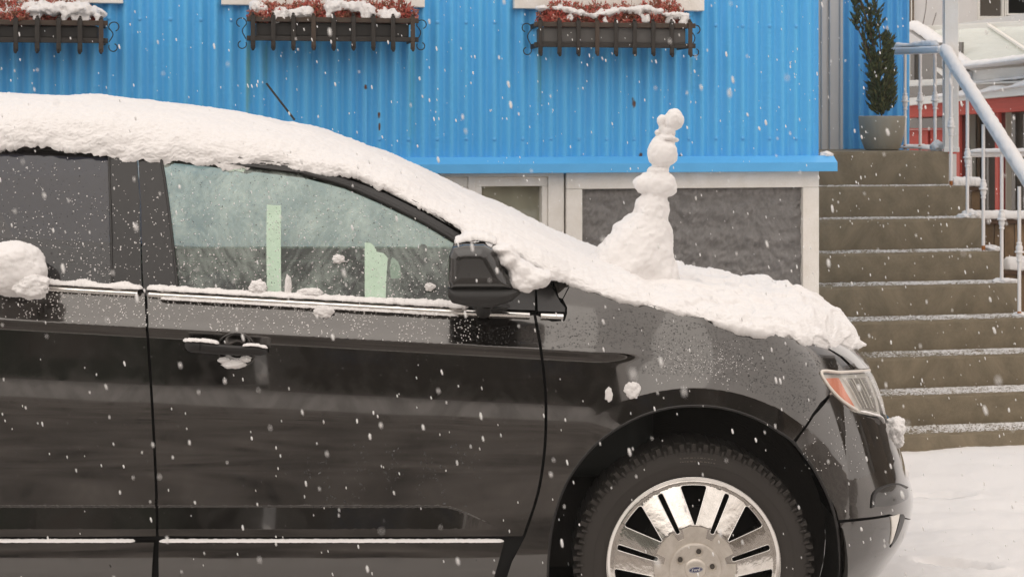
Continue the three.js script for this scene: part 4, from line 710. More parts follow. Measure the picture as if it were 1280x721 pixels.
// glazing and pillars
const roofY = linear([[-700, 200], [-200, 188], [0, 185], [135, 190], [200, 195], [300, 204], [380, 213], [430, 225], [480, 244], [530, 269], [582, 297], [610, 311]]);
{
  const H2 = { surf: house2, h: 0.02 };
  const gF = panel('front_window', [[203, 199], [300, 206], [380, 216], [430, 229.5], [470, 246], [530, 275], [568, 298], [572, 378], [480, 381], [400, 376], [223, 364]], M.glass, { ...H2, both: false, off: -0.006, flange: 0 }).mesh;
  const gR = panel('rear_window', [[-230, 190], [0, 188], [136, 193], [139, 362], [0, 353], [-200, 346]], M.tinted, { ...H2, both: false, off: -0.006, flange: 0 }).mesh;
  part('far_window', across(sheet(poly([[-225, 192], [0, 189], [43, 190.5], [43, 358], [0, 353], [-200, 346]], house2), [], house2, { h: 0.03, off: -0.02, flange: 0 })), M.tintedFog, car);
  part('far_window', across(sheet(poly([[43.5, 190.5], [150, 195], [200, 198], [300, 207], [380, 217], [430, 230], [470, 247], [530, 276], [566, 299], [570, 378], [480, 381], [400, 376], [223, 364], [150, 362], [43.5, 358]], house2), [], house2, { h: 0.03, off: -0.02, flange: 0 })), M.foggedGlass, car);
  panel('window_pillar', [[134.5, 190], [170.3, 193], [174, 250], [177.2, 368], [139.5, 366], [137, 280]], M.pillar, { ...H2, h: 0.015, both: false });
  panel('window_pillar', [[172, 193], [200, 196], [206, 226], [222.5, 368], [179.4, 370], [176, 260]], M.pillar, { ...H2, h: 0.015, both: false });
  const seal = (pts, r) => { const q = pts.map(([x, y]) => { const [s, v] = onCar(x, y, house2); return house2(s, v, 0.003); }); return tube(q, r, 60, 6); };
  part('window_seal', [seal([[200.5, 196], [206, 228], [214, 290], [222, 366]], 0.0045), seal([[135.5, 192], [138, 280], [140, 362]], 0.004), seal([[380, 217], [430, 231], [470, 248], [530, 277.5], [570, 301]], 0.009)], M.plastic, car);
  // door frame over the glass, roof rail and windscreen pillar
  panel('window_frame', [[-300, 192], [0, 187.5], [136, 192], [200, 197], [300, 207.5], [380, 217.5], [430, 231], [470, 248], [530, 277.5], [572, 303], [580, 296], [530, 267], [480, 242], [430, 223], [380, 211], [300, 201], [200, 192], [0, 181], [-300, 184]], M.pillar, { ...H2, h: 0.015, off: 0.006, flange: 0.03 });
  panel('roof_rail', [[-300, 186], [0, 181], [200, 191], [300, 200], [380, 210], [430, 221.5], [480, 240.5], [530, 265], [580, 294], [604, 309], [604, 302], [580, 287], [530, 259], [480, 234.5], [430, 215.5], [380, 204], [300, 194], [200, 185], [0, 176], [-300, 181]], M.paint, { ...H2, h: 0.015, off: 0.012, flange: 0.04 });
}
// top of the body under the snow: roof, windscreen, bonnet
const topEdge = [[-700, 215, 0.55], [-500, 200, 0.62], [-200, 180, 0.645], [0, 176, 0.65], [135, 182, 0.65], [300, 194, 0.65], [380, 203, 0.66], [430, 214, 0.68], [480, 232, 0.71], [530, 256, 0.75], [582, 284, 0.80], [640, 318, 0.85], [690, 344, 0.875], [760, 364, 0.87], [850, 385, 0.87], [950, 408, 0.83], [1000, 424, 0.79], [1040, 434, 0.72], [1066, 444, 0.6]].map(([px, py, w]) => { const D = CD - w; return [(px - 640) / F * D - CX, EYE - (py - 150) / F * D, w]; });
const eV = linear(topEdge.map((p) => [p[0], p[1]])), eW = linear(topEdge.map((p) => [p[0], p[2]]));
{
  const lay = (u0, u1, crown, mat, name, n = 40) => { const pos = [], idx = [], m = 24; for (let i = 0; i <= n; i++) for (let j = 0; j <= m; j++) { const u = mix(u0, u1, i / n), t = j / m * 2 - 1, w = eW(u) * t * mix(1, 0.9, sstep(-1.0, -0.5, u)); pos.push(u, eV(u) - mix(0.03, 0.05, sstep(-1.3, -1.0, u)) + crown * (1 - t * t * (0.4 + 0.6 * t * t)), w); } for (let i = 0; i < n; i++) for (let j = 0; j < m; j++) { const a = i * (m + 1) + j; idx.push(a, a + 1, a + m + 1, a + 1, a + m + 2, a + m + 1); } const g = new THREE.BufferGeometry(); g.setAttribute('position', new THREE.Float32BufferAttribute(pos, 3)); g.setIndex(idx); g.computeVertexNormals(); return part(name, g, mat, car); };
  lay(-3.4, -1.25, 0.05, M.paint, 'roof_panel'); lay(-1.25, -0.45, 0.02, M.tinted, 'windscreen'); lay(-0.45, 0.5, 0.015, M.paint, 'bonnet');
  // tail
  const tail = [], ix = [], nn = 20; for (let i = 0; i <= nn; i++) { const v = mix(0.3, 1.62, i / nn), w = v < 1.2 ? sideW(-3.55, v) : glassW(-3.3, v), u = v < 1.0 ? -3.6 : mix(-3.6, -3.3, (v - 1) / 0.62); for (const s of [1, -1]) tail.push(u, v, s * w * 0.98); } for (let i = 0; i < nn; i++) { const a = i * 2; ix.push(a, a + 1, a + 2, a + 1, a + 3, a + 2); }
  const g = new THREE.BufferGeometry(); g.setAttribute('position', new THREE.Float32BufferAttribute(tail, 3)); g.setIndex(ix); g.computeVertexNormals(); part('tailgate', g, M.paint, car);
  panel('rear_side_window', [[-240, 192], [-245, 345], [-420, 345], [-470, 300], [-420, 205]], M.tinted, { surf: house2, h: 0.05 });
  part('antenna', [bar(at(332.5, 104, 5.75).sub(car.position), at(368, 150, 5.75).sub(car.position), 0.0038, 8)], M.antenna, car);
}
// inside: far door linings, dashboard, wheel, seats, pale panels added close behind the near glass
{
  part('door_lining', [box(-2.6, -0.35, 0.35, 1.195, -0.86, -0.8, 0.03), box(-2.6, -0.4, 1.195, 1.238, -0.868, -0.80, 0.008), box(-2.5, -0.5, 1.165, 1.185, -0.81, -0.775, 0.006), box(-2.5, -0.5, 1.09, 1.14, -0.81, -0.77, 0.012), box(-2.5, -0.6, 0.98, 1.02, -0.8, -0.72, 0.012)], M.cabin, car);
  part('dashboard', box(-0.75, -0.1, 0.6, 1.135, -0.8, 0.78, 0.1), M.cabinDark, car);
  const seat = (u, w) => { const g = new RoundedBoxGeometry(0.16, 0.62, 0.5, 4, 0.07); g.rotateZ(0.25); g.translate(u, 0.85, w); const b = new RoundedBoxGeometry(0.5, 0.16, 0.5, 4, 0.06); b.translate(u + 0.3, 0.52, w); return [g, b]; };
  for (const w of [0.4, -0.4]) part('seat', seat(-1.72, w), M.cabinDark, car);
  part('rear_seat', [new RoundedBoxGeometry(0.18, 0.7, 1.3, 3, 0.07).rotateZ(0.3).translate(-2.65, 0.85, 0), new RoundedBoxGeometry(0.55, 0.18, 1.3, 3, 0.06).translate(-2.35, 0.5, 0)], M.cabinDark, car);
  const sw = part('steering_wheel', [new THREE.TorusGeometry(0.185, 0.016, 10, 40).rotateY(Math.PI / 2).rotateZ(-0.4).translate(-0.95, 1.16, 0.4), bar(V(-0.95, 1.16, 0.4), V(-0.65, 1.05, 0.4), 0.035, 10), beam(V(-0.95, 1.16, 0.22), V(-0.95, 1.16, 0.58), 0.03, 0.07)], M.cabinDark, car);
  // instrument hood and stalk that show through the glass as dark slants
  part('dash_hood', [beam(V(-1.17, 1.12, 0.7), V(-1.075, 1.31, 0.68), 0.05, 0.062, V(0, 0, 1), 0.02), new RoundedBoxGeometry(0.3, 0.14, 0.5, 3, 0.06).rotateZ(-0.15).translate(-0.80, 1.2, 0.42)], M.cabinDark, car);
  const pl = (x0, x1, yA, yB, o = 0) => { const p = poly([[x0, yA], [x1, yA + 1], [x1, yB], [x0, yB]], house2); return sheet(p, [], house2, { h: 0.02, off: -0.03 - o, flange: 0.004 }); };
  part('added_pale_strip', pl(332, 350, 250, 372), M.stripPale, car);  // added panel, imitates a bright strip showing through the glass
  part('added_pale_strip', sheet(poly([[455, 298], [463, 299], [468, 304], [470, 310], [479, 312], [484, 318], [482, 345], [481, 378], [455, 377]], house2), [], house2, { h: 0.02, off: -0.03, flange: 0.004 }), M.stripPale, car);
  part('added_pale_strip', sheet(poly([[489, 316], [497, 322], [500, 331], [500, 343], [488, 344], [486, 330]], house2), [], house2, { h: 0.02, off: -0.034, flange: 0.004 }), std(rgb(0.3, 0.34, 0.31), 0.8), car);
}
// outside mirror
{
  const D = 4.88, w0 = CD - D, q = (x, y) => { const p = at(x, y, D).sub(car.position); return [p.x, p.y]; }, mir = new THREE.Group(); mir.name = 'side_mirror'; car.add(mir);
  const inPoly = (P, x, y) => { let d = 1e9, s = 1; for (let i = 0, j = P.length - 1; i < P.length; j = i++) { const ex = P[j][0] - P[i][0], ey = P[j][1] - P[i][1], wx = x - P[i][0], wy = y - P[i][1], t = clamp((wx * ex + wy * ey) / (ex * ex + ey * ey), 0, 1), bx = wx - ex * t, by = wy - ey * t; d = Math.min(d, bx * bx + by * by); const c1 = y >= P[i][1], c2 = y < P[j][1], c3 = ex * wy > ey * wx; if ((c1 && c2 && c3) || (!c1 && !c2 && !c3)) s = -s; } return s * Math.sqrt(d); };
  const slab = (pts, z0, z1, r, res, name, mat, parent, sign = 1) => { const P = pts.map((p) => q(p[0], p[1])), xs = P.map((p) => p[0]), ys = P.map((p) => p[1]), zc = (z0 + z1) / 2, hz = (z1 - z0) / 2; const g = isosurface((x, y, z) => { const a = inPoly(P, x, y) + r, b = Math.abs(z - zc) - hz + r; return Math.hypot(Math.max(a, 0), Math.max(b, 0)) + Math.min(Math.max(a, b), 0) - r; }, V(Math.min(...xs) - 0.01, Math.min(...ys) - 0.01, z0 - 0.01), V(Math.max(...xs) + 0.01, Math.max(...ys) + 0.01, z1 + 0.01), res); if (sign < 0) { const p = g.attributes.position; for (let i = 0; i < p.count; i++) p.setZ(i, -p.getZ(i)); const ix = g.index.array; for (let i = 0; i < ix.length; i += 3) { const t = ix[i]; ix[i] = ix[i + 1]; ix[i + 1] = t; } g.computeVertexNormals(); } return part(name, g, mat, parent); };
  const cap = [[566, 306], [580, 303], [605, 303], [616, 309], [629, 333], [642, 356], [641, 360], [563, 360], [560, 350], [561, 318]];
  slab(cap, w0 - 0.11, w0 + 0.09, 0.04, 84, 'mirror_shell', M.paintGloss, mir);
  slab([[560, 357], [648, 357], [652, 363], [640, 374], [615, 382], [588, 381], [566, 376], [560.5, 368]], w0 - 0.105, w0 + 0.082, 0.028, 76, 'mirror_base', M.plastic, mir);
  part('mirror_foot', [bar(at(608, 376, 4.95).sub(car.position), at(604, 388, 5.05).sub(car.position), 0.026, 14), blob(at(614, 383, 5.03).sub(car.position), 0.06, 0.016, 0.05, 2, 0.02, 3)], M.plastic, mir);
  slab(cap, w0 - 0.11, w0 + 0.09, 0.04, 40, 'side_mirror', M.paintGloss, car, -1);
}
// door handles
for (const [d, dx] of [[doorF, 0], [doorR, -432]]) {
  const Q = (x, y, off) => { const [s, v] = onCar(x + dx, y - (dx ? 20 : 0)); return body(s, v, off); };
  const cup = CUP, cp = cupAt(dx), cc = cp.reduce((q, p) => [q[0] + p[0] / cp.length, q[1] + p[1] / cp.length], [0, 0]), bowl = (s, v, o) => body(s, v, o - 0.0185 * sstep(1, 0.35, Math.hypot((s - cc[0]) / 0.057, (v - cc[1]) / 0.055)));
  part('handle_cup', sheet(cp, [], bowl, { h: 0.006, off: -0.001, flange: 0 }), M.paint, d);
  const ring = cup.map(([x, y]) => Q(x, y, 0.0015)); part('cup_rim', tube(ring, 0.003, 60, 6, true), M.paint, d);
  const prof = (t) => 0.0115 - 0.003 * t, spine = Array.from({ length: 24 }, (_, i) => { const t = i / 23, x = mix(232, 335, t), y = mix(431.5, 438.5, t) + 1.2 * Math.sin(t * 3.1); return Q(x, y, 0.034 - 0.016 * Math.pow(Math.abs(t - 0.5) * 2, 3)); });
  const pos = [], idx = [], K = 16; spine.forEach((p, i) => { const t = i / 23, e = Math.pow(clamp(Math.min(t, 1 - t) * 14 + 0.12, 0, 1), 0.5); for (let k = 0; k < K; k++) { const a = k / K * 6.2832, cy = Math.sign(Math.sin(a)) * Math.pow(Math.abs(Math.sin(a)), 0.55), cz = Math.sign(Math.cos(a)) * Math.pow(Math.abs(Math.cos(a)), 0.7); pos.push(p.x, p.y + cy * (0.0185 - 0.005 * t) * e, p.z + cz * 0.011 * e); } });
  for (let i = 0; i < 23; i++) for (let k = 0; k < K; k++) { const a = i * K + k, b = i * K + (k + 1) % K; idx.push(a, a + K, b, b, a + K, b + K); }
  for (const e of [0, 23]) { const o = pos.length / 3, p = spine[e]; pos.push(p.x, p.y, p.z); for (let k = 0; k < K; k++) { const a = e * K + k, b = e * K + (k + 1) % K; e ? idx.push(o, a, b) : idx.push(o, b, a); } }
  const g = new THREE.BufferGeometry(); g.setAttribute('position', new THREE.Float32BufferAttribute(pos, 3)); g.setIndex(idx); g.computeVertexNormals();
  const h = part('handle', g, M.pillar, d);
  const lk = Q(252.5, 432.8, 0.04); part('handle_joint', new THREE.TorusGeometry(0.0165, 0.0016, 6, 24).scale(0.75, 1.05, 1).rotateY(Math.PI / 2).translate(lk.x, lk.y, lk.z - 0.008), M.dark, h);
}
// wheels
function makeWheel() {
  const w = new THREE.Group(); w.name = 'wheel';
  const tyreProf = [[0.268, -0.1], [0.29, -0.118], [0.33, -0.124], [0.358, -0.116], [0.371, -0.095], [0.3755, -0.05], [0.3755, 0.05], [0.371, 0.09], [0.366, 0.102], [0.357, 0.114], [0.3545, 0.1165], [0.353, 0.1155], [0.335, 0.1235], [0.318, 0.1245], [0.3165, 0.126], [0.315, 0.1245], [0.295, 0.121], [0.282, 0.112], [0.276, 0.104], [0.268, 0.1]];
  part('tyre', lathe(tyreProf, 96).rotateX(Math.PI / 2), M.rubber, w);
  const blocks = [], r = rng(4); for (let i = 0; i < 62; i++) { const a = i / 62 * 6.2832, g = new THREE.BoxGeometry(0.0135, 0.024, 0.026); g.translate(0, 0.3685, 0.099); g.rotateX(0); g.applyMatrix4(new THREE.Matrix4().makeRotationZ(a)); blocks.push(g); const g2 = new THREE.BoxGeometry(0.0065, 0.02, 0.02); g2.translate(0, 0.3595, 0.111); g2.applyMatrix4(new THREE.Matrix4().makeRotationZ(a + 0.05)); blocks.push(g2); const g3 = new THREE.BoxGeometry(0.024, 0.01, 0.15); g3.rotateZ(0); g3.translate(0, 0.374, 0); g3.applyMatrix4(new THREE.Matrix4().makeRotationZ(a + 0.02)); blocks.push(g3); }
  part('tread', blocks, M.rubber, w).userData.kind = 'stuff';
  // raised lettering on the sidewall
  const letters = (() => { const c = document.createElement('canvas'); c.width = 512; c.height = 64; const x = c.getContext('2d'); x.fillStyle = 'black'; x.fillRect(0, 0, 512, 64); x.fillStyle = 'white'; x.font = 'bold 52px sans-serif'; x.textAlign = 'center'; x.textBaseline = 'middle'; x.fillText('MICHELIN', 256, 34); const t = new THREE.CanvasTexture(c); t.magFilter = THREE.LinearFilter; return t; })();
  const ring = new THREE.RingGeometry(0.322, 0.346, 40, 2, 68 * R, 40 * R); { const p = ring.attributes.position, uv = ring.attributes.uv; for (let i = 0; i < p.count; i++) { const rr = Math.hypot(p.getX(i), p.getY(i)), an = Math.atan2(p.getY(i), p.getX(i)) / R; uv.setXY(i, 1 - (an - 68) / 40, (rr - 0.322) / 0.024); p.setZ(i, mix(0.1253, 0.1205, (rr - 0.322) / 0.024)); } }
  part('lettering', ring, std(rgb(0.1, 0.085, 0.07), 0.7, { bumpMap: letters, bumpScale: 0.002, alphaMap: letters, transparent: true }), w);
  // spoked face: seven pairs of spokes
  const dish = (r) => 0.1065 + 0.36 * Math.max(0, 0.252 - Math.max(r, 0.132)) - 0.004 * sstep(0.258, 0.273, r), holes = [];
  const rot = (p, a) => [p[0] * Math.cos(a) - p[1] * Math.sin(a), p[0] * Math.sin(a) + p[1] * Math.cos(a)];
  const rounded = (pts, rad, n = 5) => { const out = []; for (let i = 0; i < pts.length; i++) { const a = pts[(i + pts.length - 1) % pts.length], b = pts[i], c = pts[(i + 1) % pts.length], la = Math.hypot(a[0] - b[0], a[1] - b[1]), lc = Math.hypot(c[0] - b[0], c[1] - b[1]), k = Math.min(rad, la / 2.2, lc / 2.2), p = [b[0] + (a[0] - b[0]) / la * k, b[1] + (a[1] - b[1]) / la * k], q = [b[0] + (c[0] - b[0]) / lc * k, b[1] + (c[1] - b[1]) / lc * k]; for (let t = 0; t <= n; t++) { const s = t / n; out.push([(1 - s) * (1 - s) * p[0] + 2 * s * (1 - s) * b[0] + s * s * q[0], (1 - s) * (1 - s) * p[1] + 2 * s * (1 - s) * b[1] + s * s * q[1]]); } } return out; };
  for (let i = 0; i < 7; i++) { const a = i / 7 * 2 * Math.PI + Math.PI / 2 ; holes.push(rounded([[0.1335, 0.003], [0.1335, -0.003], [0.243, -0.042], [0.249, -0.036], [0.251, 0], [0.249, 0.036], [0.243, 0.042]], 0.01).map((p) => rot(p, a))); holes.push(rounded([[0.118, -0.0075], [0.247, -0.0095], [0.247, 0.0095], [0.118, 0.0075]], 0.007).map((p) => rot(p, a + Math.PI / 7))); }
  const circle = Array.from({ length: 96 }, (_, i) => [0.2725 * Math.cos(i / 96 * 6.28319), 0.2725 * Math.sin(i / 96 * 6.28319)]);
  part('spoke_face', sheet(circle, holes, (x, y, o) => V(x, y, dish(Math.hypot(x, y)) + o), { h: 0.012, flange: 0.06 }), M.rim, w);
  // bright bevels round the openings
  const bev = holes.map((h) => tube(h.map((p) => V(p[0], p[1], dish(Math.hypot(p[0], p[1])) - 0.0006)), 0.0017, h.length * 2, 5, true));
  part('bevel', bev, M.chrome, w);
  part('rim_lip', lathe([[0.262, 0.1], [0.2725, 0.1035], [0.2765, 0.1075], [0.2765, 0.1095], [0.274, 0.1105], [0.27, 0.1085], [0.262, 0.104]], 96).rotateX(Math.PI / 2), M.chrome, w);
  part('barrel', [lathe([[0.262, 0.09], [0.255, 0.06], [0.24, -0.08], [0.24, -0.1]], 64).rotateX(Math.PI / 2)], std(rgb(0.12, 0.105, 0.09), 0.6, { side: THREE.DoubleSide }), w);
  part('brake_disc', [new THREE.CylinderGeometry(0.16, 0.16, 0.02, 48).rotateX(Math.PI / 2).translate(0, 0, 0.0), new THREE.CylinderGeometry(0.238, 0.238, 0.006, 48).rotateX(Math.PI / 2).translate(0, 0, -0.08)], std(rgb(0.02, 0.018, 0.016), 0.8), w);
  // matte star round the hub, hub plate, cap, nuts
  const star = []; for (let i = 0; i < 7; i++) { const a = i / 7 * 6.28319 + Math.PI / 2; for (let k = 0; k <= 6; k++) { const an = a + (k / 6 - 0.5) * 0.62; star.push([0.128 * Math.cos(an), 0.128 * Math.sin(an)]); } for (const [rr, da] of [[0.098, 0.34], [0.098, 0.5576]]) star.push([rr * Math.cos(a + da), rr * Math.sin(a + da)]); }
  part('hub_star', sheet(star, [], (x, y, o) => V(x, y, 0.1525 + o), { h: 0.03, flange: 0.006 }), M.rimMatte, w);
  const nut = (i) => [0.054 * Math.cos((i * 72 + 78) * R), 0.054 * Math.sin((i * 72 + 78) * R)];
  const plate = Array.from({ length: 64 }, (_, i) => [0.08 * Math.cos(i / 64 * 6.28319), 0.08 * Math.sin(i / 64 * 6.28319)]), pockets = Array.from({ length: 5 }, (_, i) => Array.from({ length: 18 }, (_, k) => { const c = nut(i); return [c[0] + 0.0135 * Math.cos(k / 18 * 6.28319), c[1] + 0.0135 * Math.sin(k / 18 * 6.28319)]; }));
  part('hub_plate', sheet(plate, pockets, (x, y, o) => V(x, y, 0.161 - 0.3 * Math.max(0, Math.hypot(x, y) - 0.073) + o), { h: 0.012, flange: 0.02 }), M.rimMatte, w);
  for (let i = 0; i < 5; i++) { const c = nut(i); part('lug_nut', [new THREE.CylinderGeometry(0.0095, 0.0105, 0.014, 6).rotateX(Math.PI / 2).translate(c[0], c[1], 0.145), new THREE.SphereGeometry(0.0085, 12, 6).scale(1, 1, 0.5).translate(c[0], c[1], 0.152)], M.barrel, w); }
  part('centre_cap', lathe([[0.0005, 0.1675], [0.02, 0.167], [0.03, 0.165], [0.0335, 0.161], [0.034, 0.153]], 40).rotateX(Math.PI / 2), M.rimMatte, w);
  const bd = new THREE.CircleGeometry(1, 40).scale(0.024, 0.0115, 1).translate(0, 0, 0.1692); bd.rotateZ(0.12); part('badge', [bd], M.badge, w);
  return w;
}
{
  const w = makeWheel(); w.position.set(0.006, 0.3765, 0.8145); car.add(w); w.rotation.z = 0;
  const w2 = w.clone(); w2.position.x = -2.825; w2.rotation.z = 0.7; car.add(w2);
  for (const u of [0, -2.825]) { const q = w.clone(); q.position.set(u, 0.3765, -0.8145); q.rotation.y = Math.PI; car.add(q); }
}

// ---------------------------------------------------------------- snow on the car
{
  // near edge of the layer, read along the photo, and its crest
  const low = [[-700, 205], [-300, 190], [-60, 184], [0, 185], [30, 181], [62, 181], [82, 187], [110, 189], [135, 195], [150, 202], [163, 200], [175, 196], [188, 201], [206, 207], [214, 199], [224, 198], [245, 203], [265, 204], [285, 211], [302, 213], [318, 206], [345, 205], [375, 214], [405, 217], [432, 217], [450, 222], [470, 234], [485, 237], [500, 246], [520, 255], [545, 269], [565, 280], [580, 292], [596, 299], [612, 303], [632, 311], [650, 320], [668, 331], [690, 346], [712, 354], [740, 366], [760, 371], [800, 381], [850, 391], [900, 405], [950, 416], [1000, 428], [1040, 437], [1062, 441], [1078, 440]];
  const wOf = linear([[-700, 0.6], [-300, 0.67], [380, 0.672], [430, 0.69], [480, 0.72], [530, 0.755], [582, 0.81], [640, 0.865], [690, 0.885], [760, 0.885], [850, 0.882], [950, 0.845], [1000, 0.80], [1040, 0.735], [1078, 0.55]]);
  const lowP = low.map(([px, py]) => { let w = wOf(px); if (px >= 712 && px < 1070) { const [s, v] = onCar(px, py), b = body(s, v, 0.004); return [b.x, b.y, b.z]; } const D = CD - w; return [(px - 640) / F * D - CX, EYE - (py - 150) / F * D, w]; });
  const crest = [[-700, 150], [-400, 126], [-100, 116], [0, 117], [130, 121], [250, 134], [330, 146.5], [400, 163], [465, 186], [520, 210], [575, 239], [640, 268], [700, 296], [750, 318], [800, 332], [840, 338], [900, 347], [945, 354.5], [968, 354], [982, 353], [988, 361], [1005, 365], [1022, 373], [1040, 380], [1046, 388], [1050, 400], [1053, 417], [1057, 433], [1063, 441]].map(([px, py]) => [(px - 640) / F * CD - CX, EYE - (py - 150) / F * CD]);
  const lv = linear(lowP.map((p) => [p[0], p[1]])), lw = linear(lowP.map((p) => [p[0], p[2]])), cv = linear(crest);
  const u0 = -3.35, u1 = 0.68, n = 760, far = 40, near = 190, pos = [], idx = [], row = [];
  for (let j = 0; j <= far; j++) row.push(-1.12 + 1.12 * j / far); for (let j = 1; j <= near; j++) row.push(1.12 * j / near);   // past ±1 the layer tucks under its edge
  const K = row.length;
  for (let i = 0; i <= n; i++) {
    const u = mix(u0, u1, i / n), hood = sstep(-0.5, -0.2, u), end = Math.sqrt(clamp((u1 - u) / 0.03, 0, 1)) * Math.sqrt(clamp((u - u0) / 0.1 + 0.02, 0, 1)), taper = sstep(0.70, 0.42, u);
    const rag = 0.010 * noise(u * 30, 5) + 0.008 * noise(u * 75, 2) + 0.005 * noise(u * 170, 8);
    const v0 = lv(u) + rag * (1 - 0.5 * hood), W = lw(u) * mix(0.55, 1, Math.pow(taper, 0.4)), v1 = Math.max(cv(u), v0 + 0.01), ex = mix(2.7, 2.3, hood);
    for (let j = 0; j < K; j++) {
      const t = row[j], a = Math.min(Math.abs(t), 1); let x, y;
      if (Math.abs(t) <= 1) { const an = a * Math.PI / 2; x = Math.pow(Math.sin(an), 2 / ex * mix(1, 1.15, hood)); y = Math.pow(Math.max(Math.cos(an), 0), mix(0.82, 0.9, hood)); } else { x = 1 - (Math.abs(t) - 1) * 0.9; y = -0.012; }
      const px = u, w = Math.sign(t) * W * x, py = v0 + (v1 - v0) * end * y + (Math.abs(t) > 1 ? -0.006 : 0);
      pos.push(px, py, w);
    }
  }
  for (let i = 0; i < n; i++) for (let j = 0; j < K - 1; j++) { const a = i * K + j; idx.push(a, a + 1, a + K, a + 1, a + K + 1, a + K); }
  const g = new THREE.BufferGeometry(); g.setAttribute('position', new THREE.Float32BufferAttribute(pos, 3)); g.setIndex(idx); g.computeVertexNormals();
  const p = g.attributes.position, nn = g.attributes.normal;
  for (let i = 0; i < p.count; i++) {
    const x = p.getX(i), y = p.getY(i), z = p.getZ(i), hood = sstep(-0.35, -0.05, x), j = i % K, t = Math.abs(row[j]), edge = sstep(0.55, 1.0, t);
    let d = 0.012 * fbm(x * 3.5, y * 5, z * 3.5, 3) + (0.0028 + 0.0065 * edge) * fbm(x * 15, y * 20, z * 15, 4) + 0.0022 * noise(x * 55, y * 55, z * 55) + 0.0034 * noise(x * 125, y * 125, z * 125);
    d += hood * (0.014 * fbm(x * 6 + 3, y * 9, z * 7, 3) + 0.014 * Math.abs(noise(x * 8, y * 3 + 7, z * 12)) - 0.010 * sstep(0.05, 0.12, noise(x * 11 + 4, y * 16, z * 7)));
    d *= sstep(0.68, 0.62, x) * 0.97 + 0.03;
    p.setXYZ(i, x + nn.getX(i) * d * 0.4, y + nn.getY(i) * d, z + nn.getZ(i) * d);
  }
  g.computeVertexNormals();
  const s = solo('snow_layer', g, M.snow, 'thick snow layer covering the roof, windscreen and bonnet of the black car', 'snow'); s.position.copy(car.position);
}
{ // the snow figure on the bonnet
  const D = 5.72, k = D / F, C = (px, py, dz = 0) => at(px, py, D + dz), e = (c, rx, ry, rz) => [c, [rx * k, ry * k, (rz ?? rx) * k]];
  const parts = [
    [e(C(842, 151), 13, 14.5), 0.004], [e(C(827, 151), 7, 8), 0.005], [e(C(829, 158), 6, 6), 0.004], [e(C(837, 165), 11, 10), 0.006], [e(C(834, 172.5), 13.5, 6), 0.005], [e(C(846, 174), 4, 4), 0.003], [e(C(822, 165), 4.5, 3.5), 0.003], [e(C(829, 191.5), 19.5, 21), 0.004], [e(C(823, 213), 15, 7), 0.005],
    [e(C(822, 229), 24, 17, 24), 0.005], [e(C(806, 230), 14, 13, 20), 0.006], [e(C(834, 233), 14, 13, 18), 0.006], [e(C(816, 258), 21, 20), 0.012], [e(C(812, 283), 26, 24, 26), 0.03], [e(C(800, 300), 37, 32, 36), 0.03], [e(C(788, 323), 45, 34, 45), 0.04], [e(C(815, 312), 26, 36, 32), 0.03], [e(C(772, 338), 40, 24, 46), 0.04], [e(C(818, 345), 30, 30, 36), 0.04], [e(C(795, 372), 60, 26, 60), 0.04],
  ];
  const lo = at(715, 405, D).add(V(0, 0, -0.22)), hi = at(880, 130, D).add(V(0, 0, 0.22));
  const g = isosurface((x, y, z) => { let d = 1; for (const [[c, r], q] of parts) d = smin(d, ell(x, y, z, c, r), q); return d + 0.008 * fbm(x * 16, y * 16, z * 16, 4) + 0.0026 * noise(x * 80, y * 80, z * 80) + 0.005 * (0.25 - Math.abs(noise(x * 19 + 5, y * 26, z * 19))) + 0.007 * Math.max(0, noise(x * 22, y * 22 + 3, z * 22)); }, lo, hi, 140);
  solo('snow_figure', g, M.snow, 'slender stacked snowman standing on the snowy bonnet of the black car', 'snowman');
}
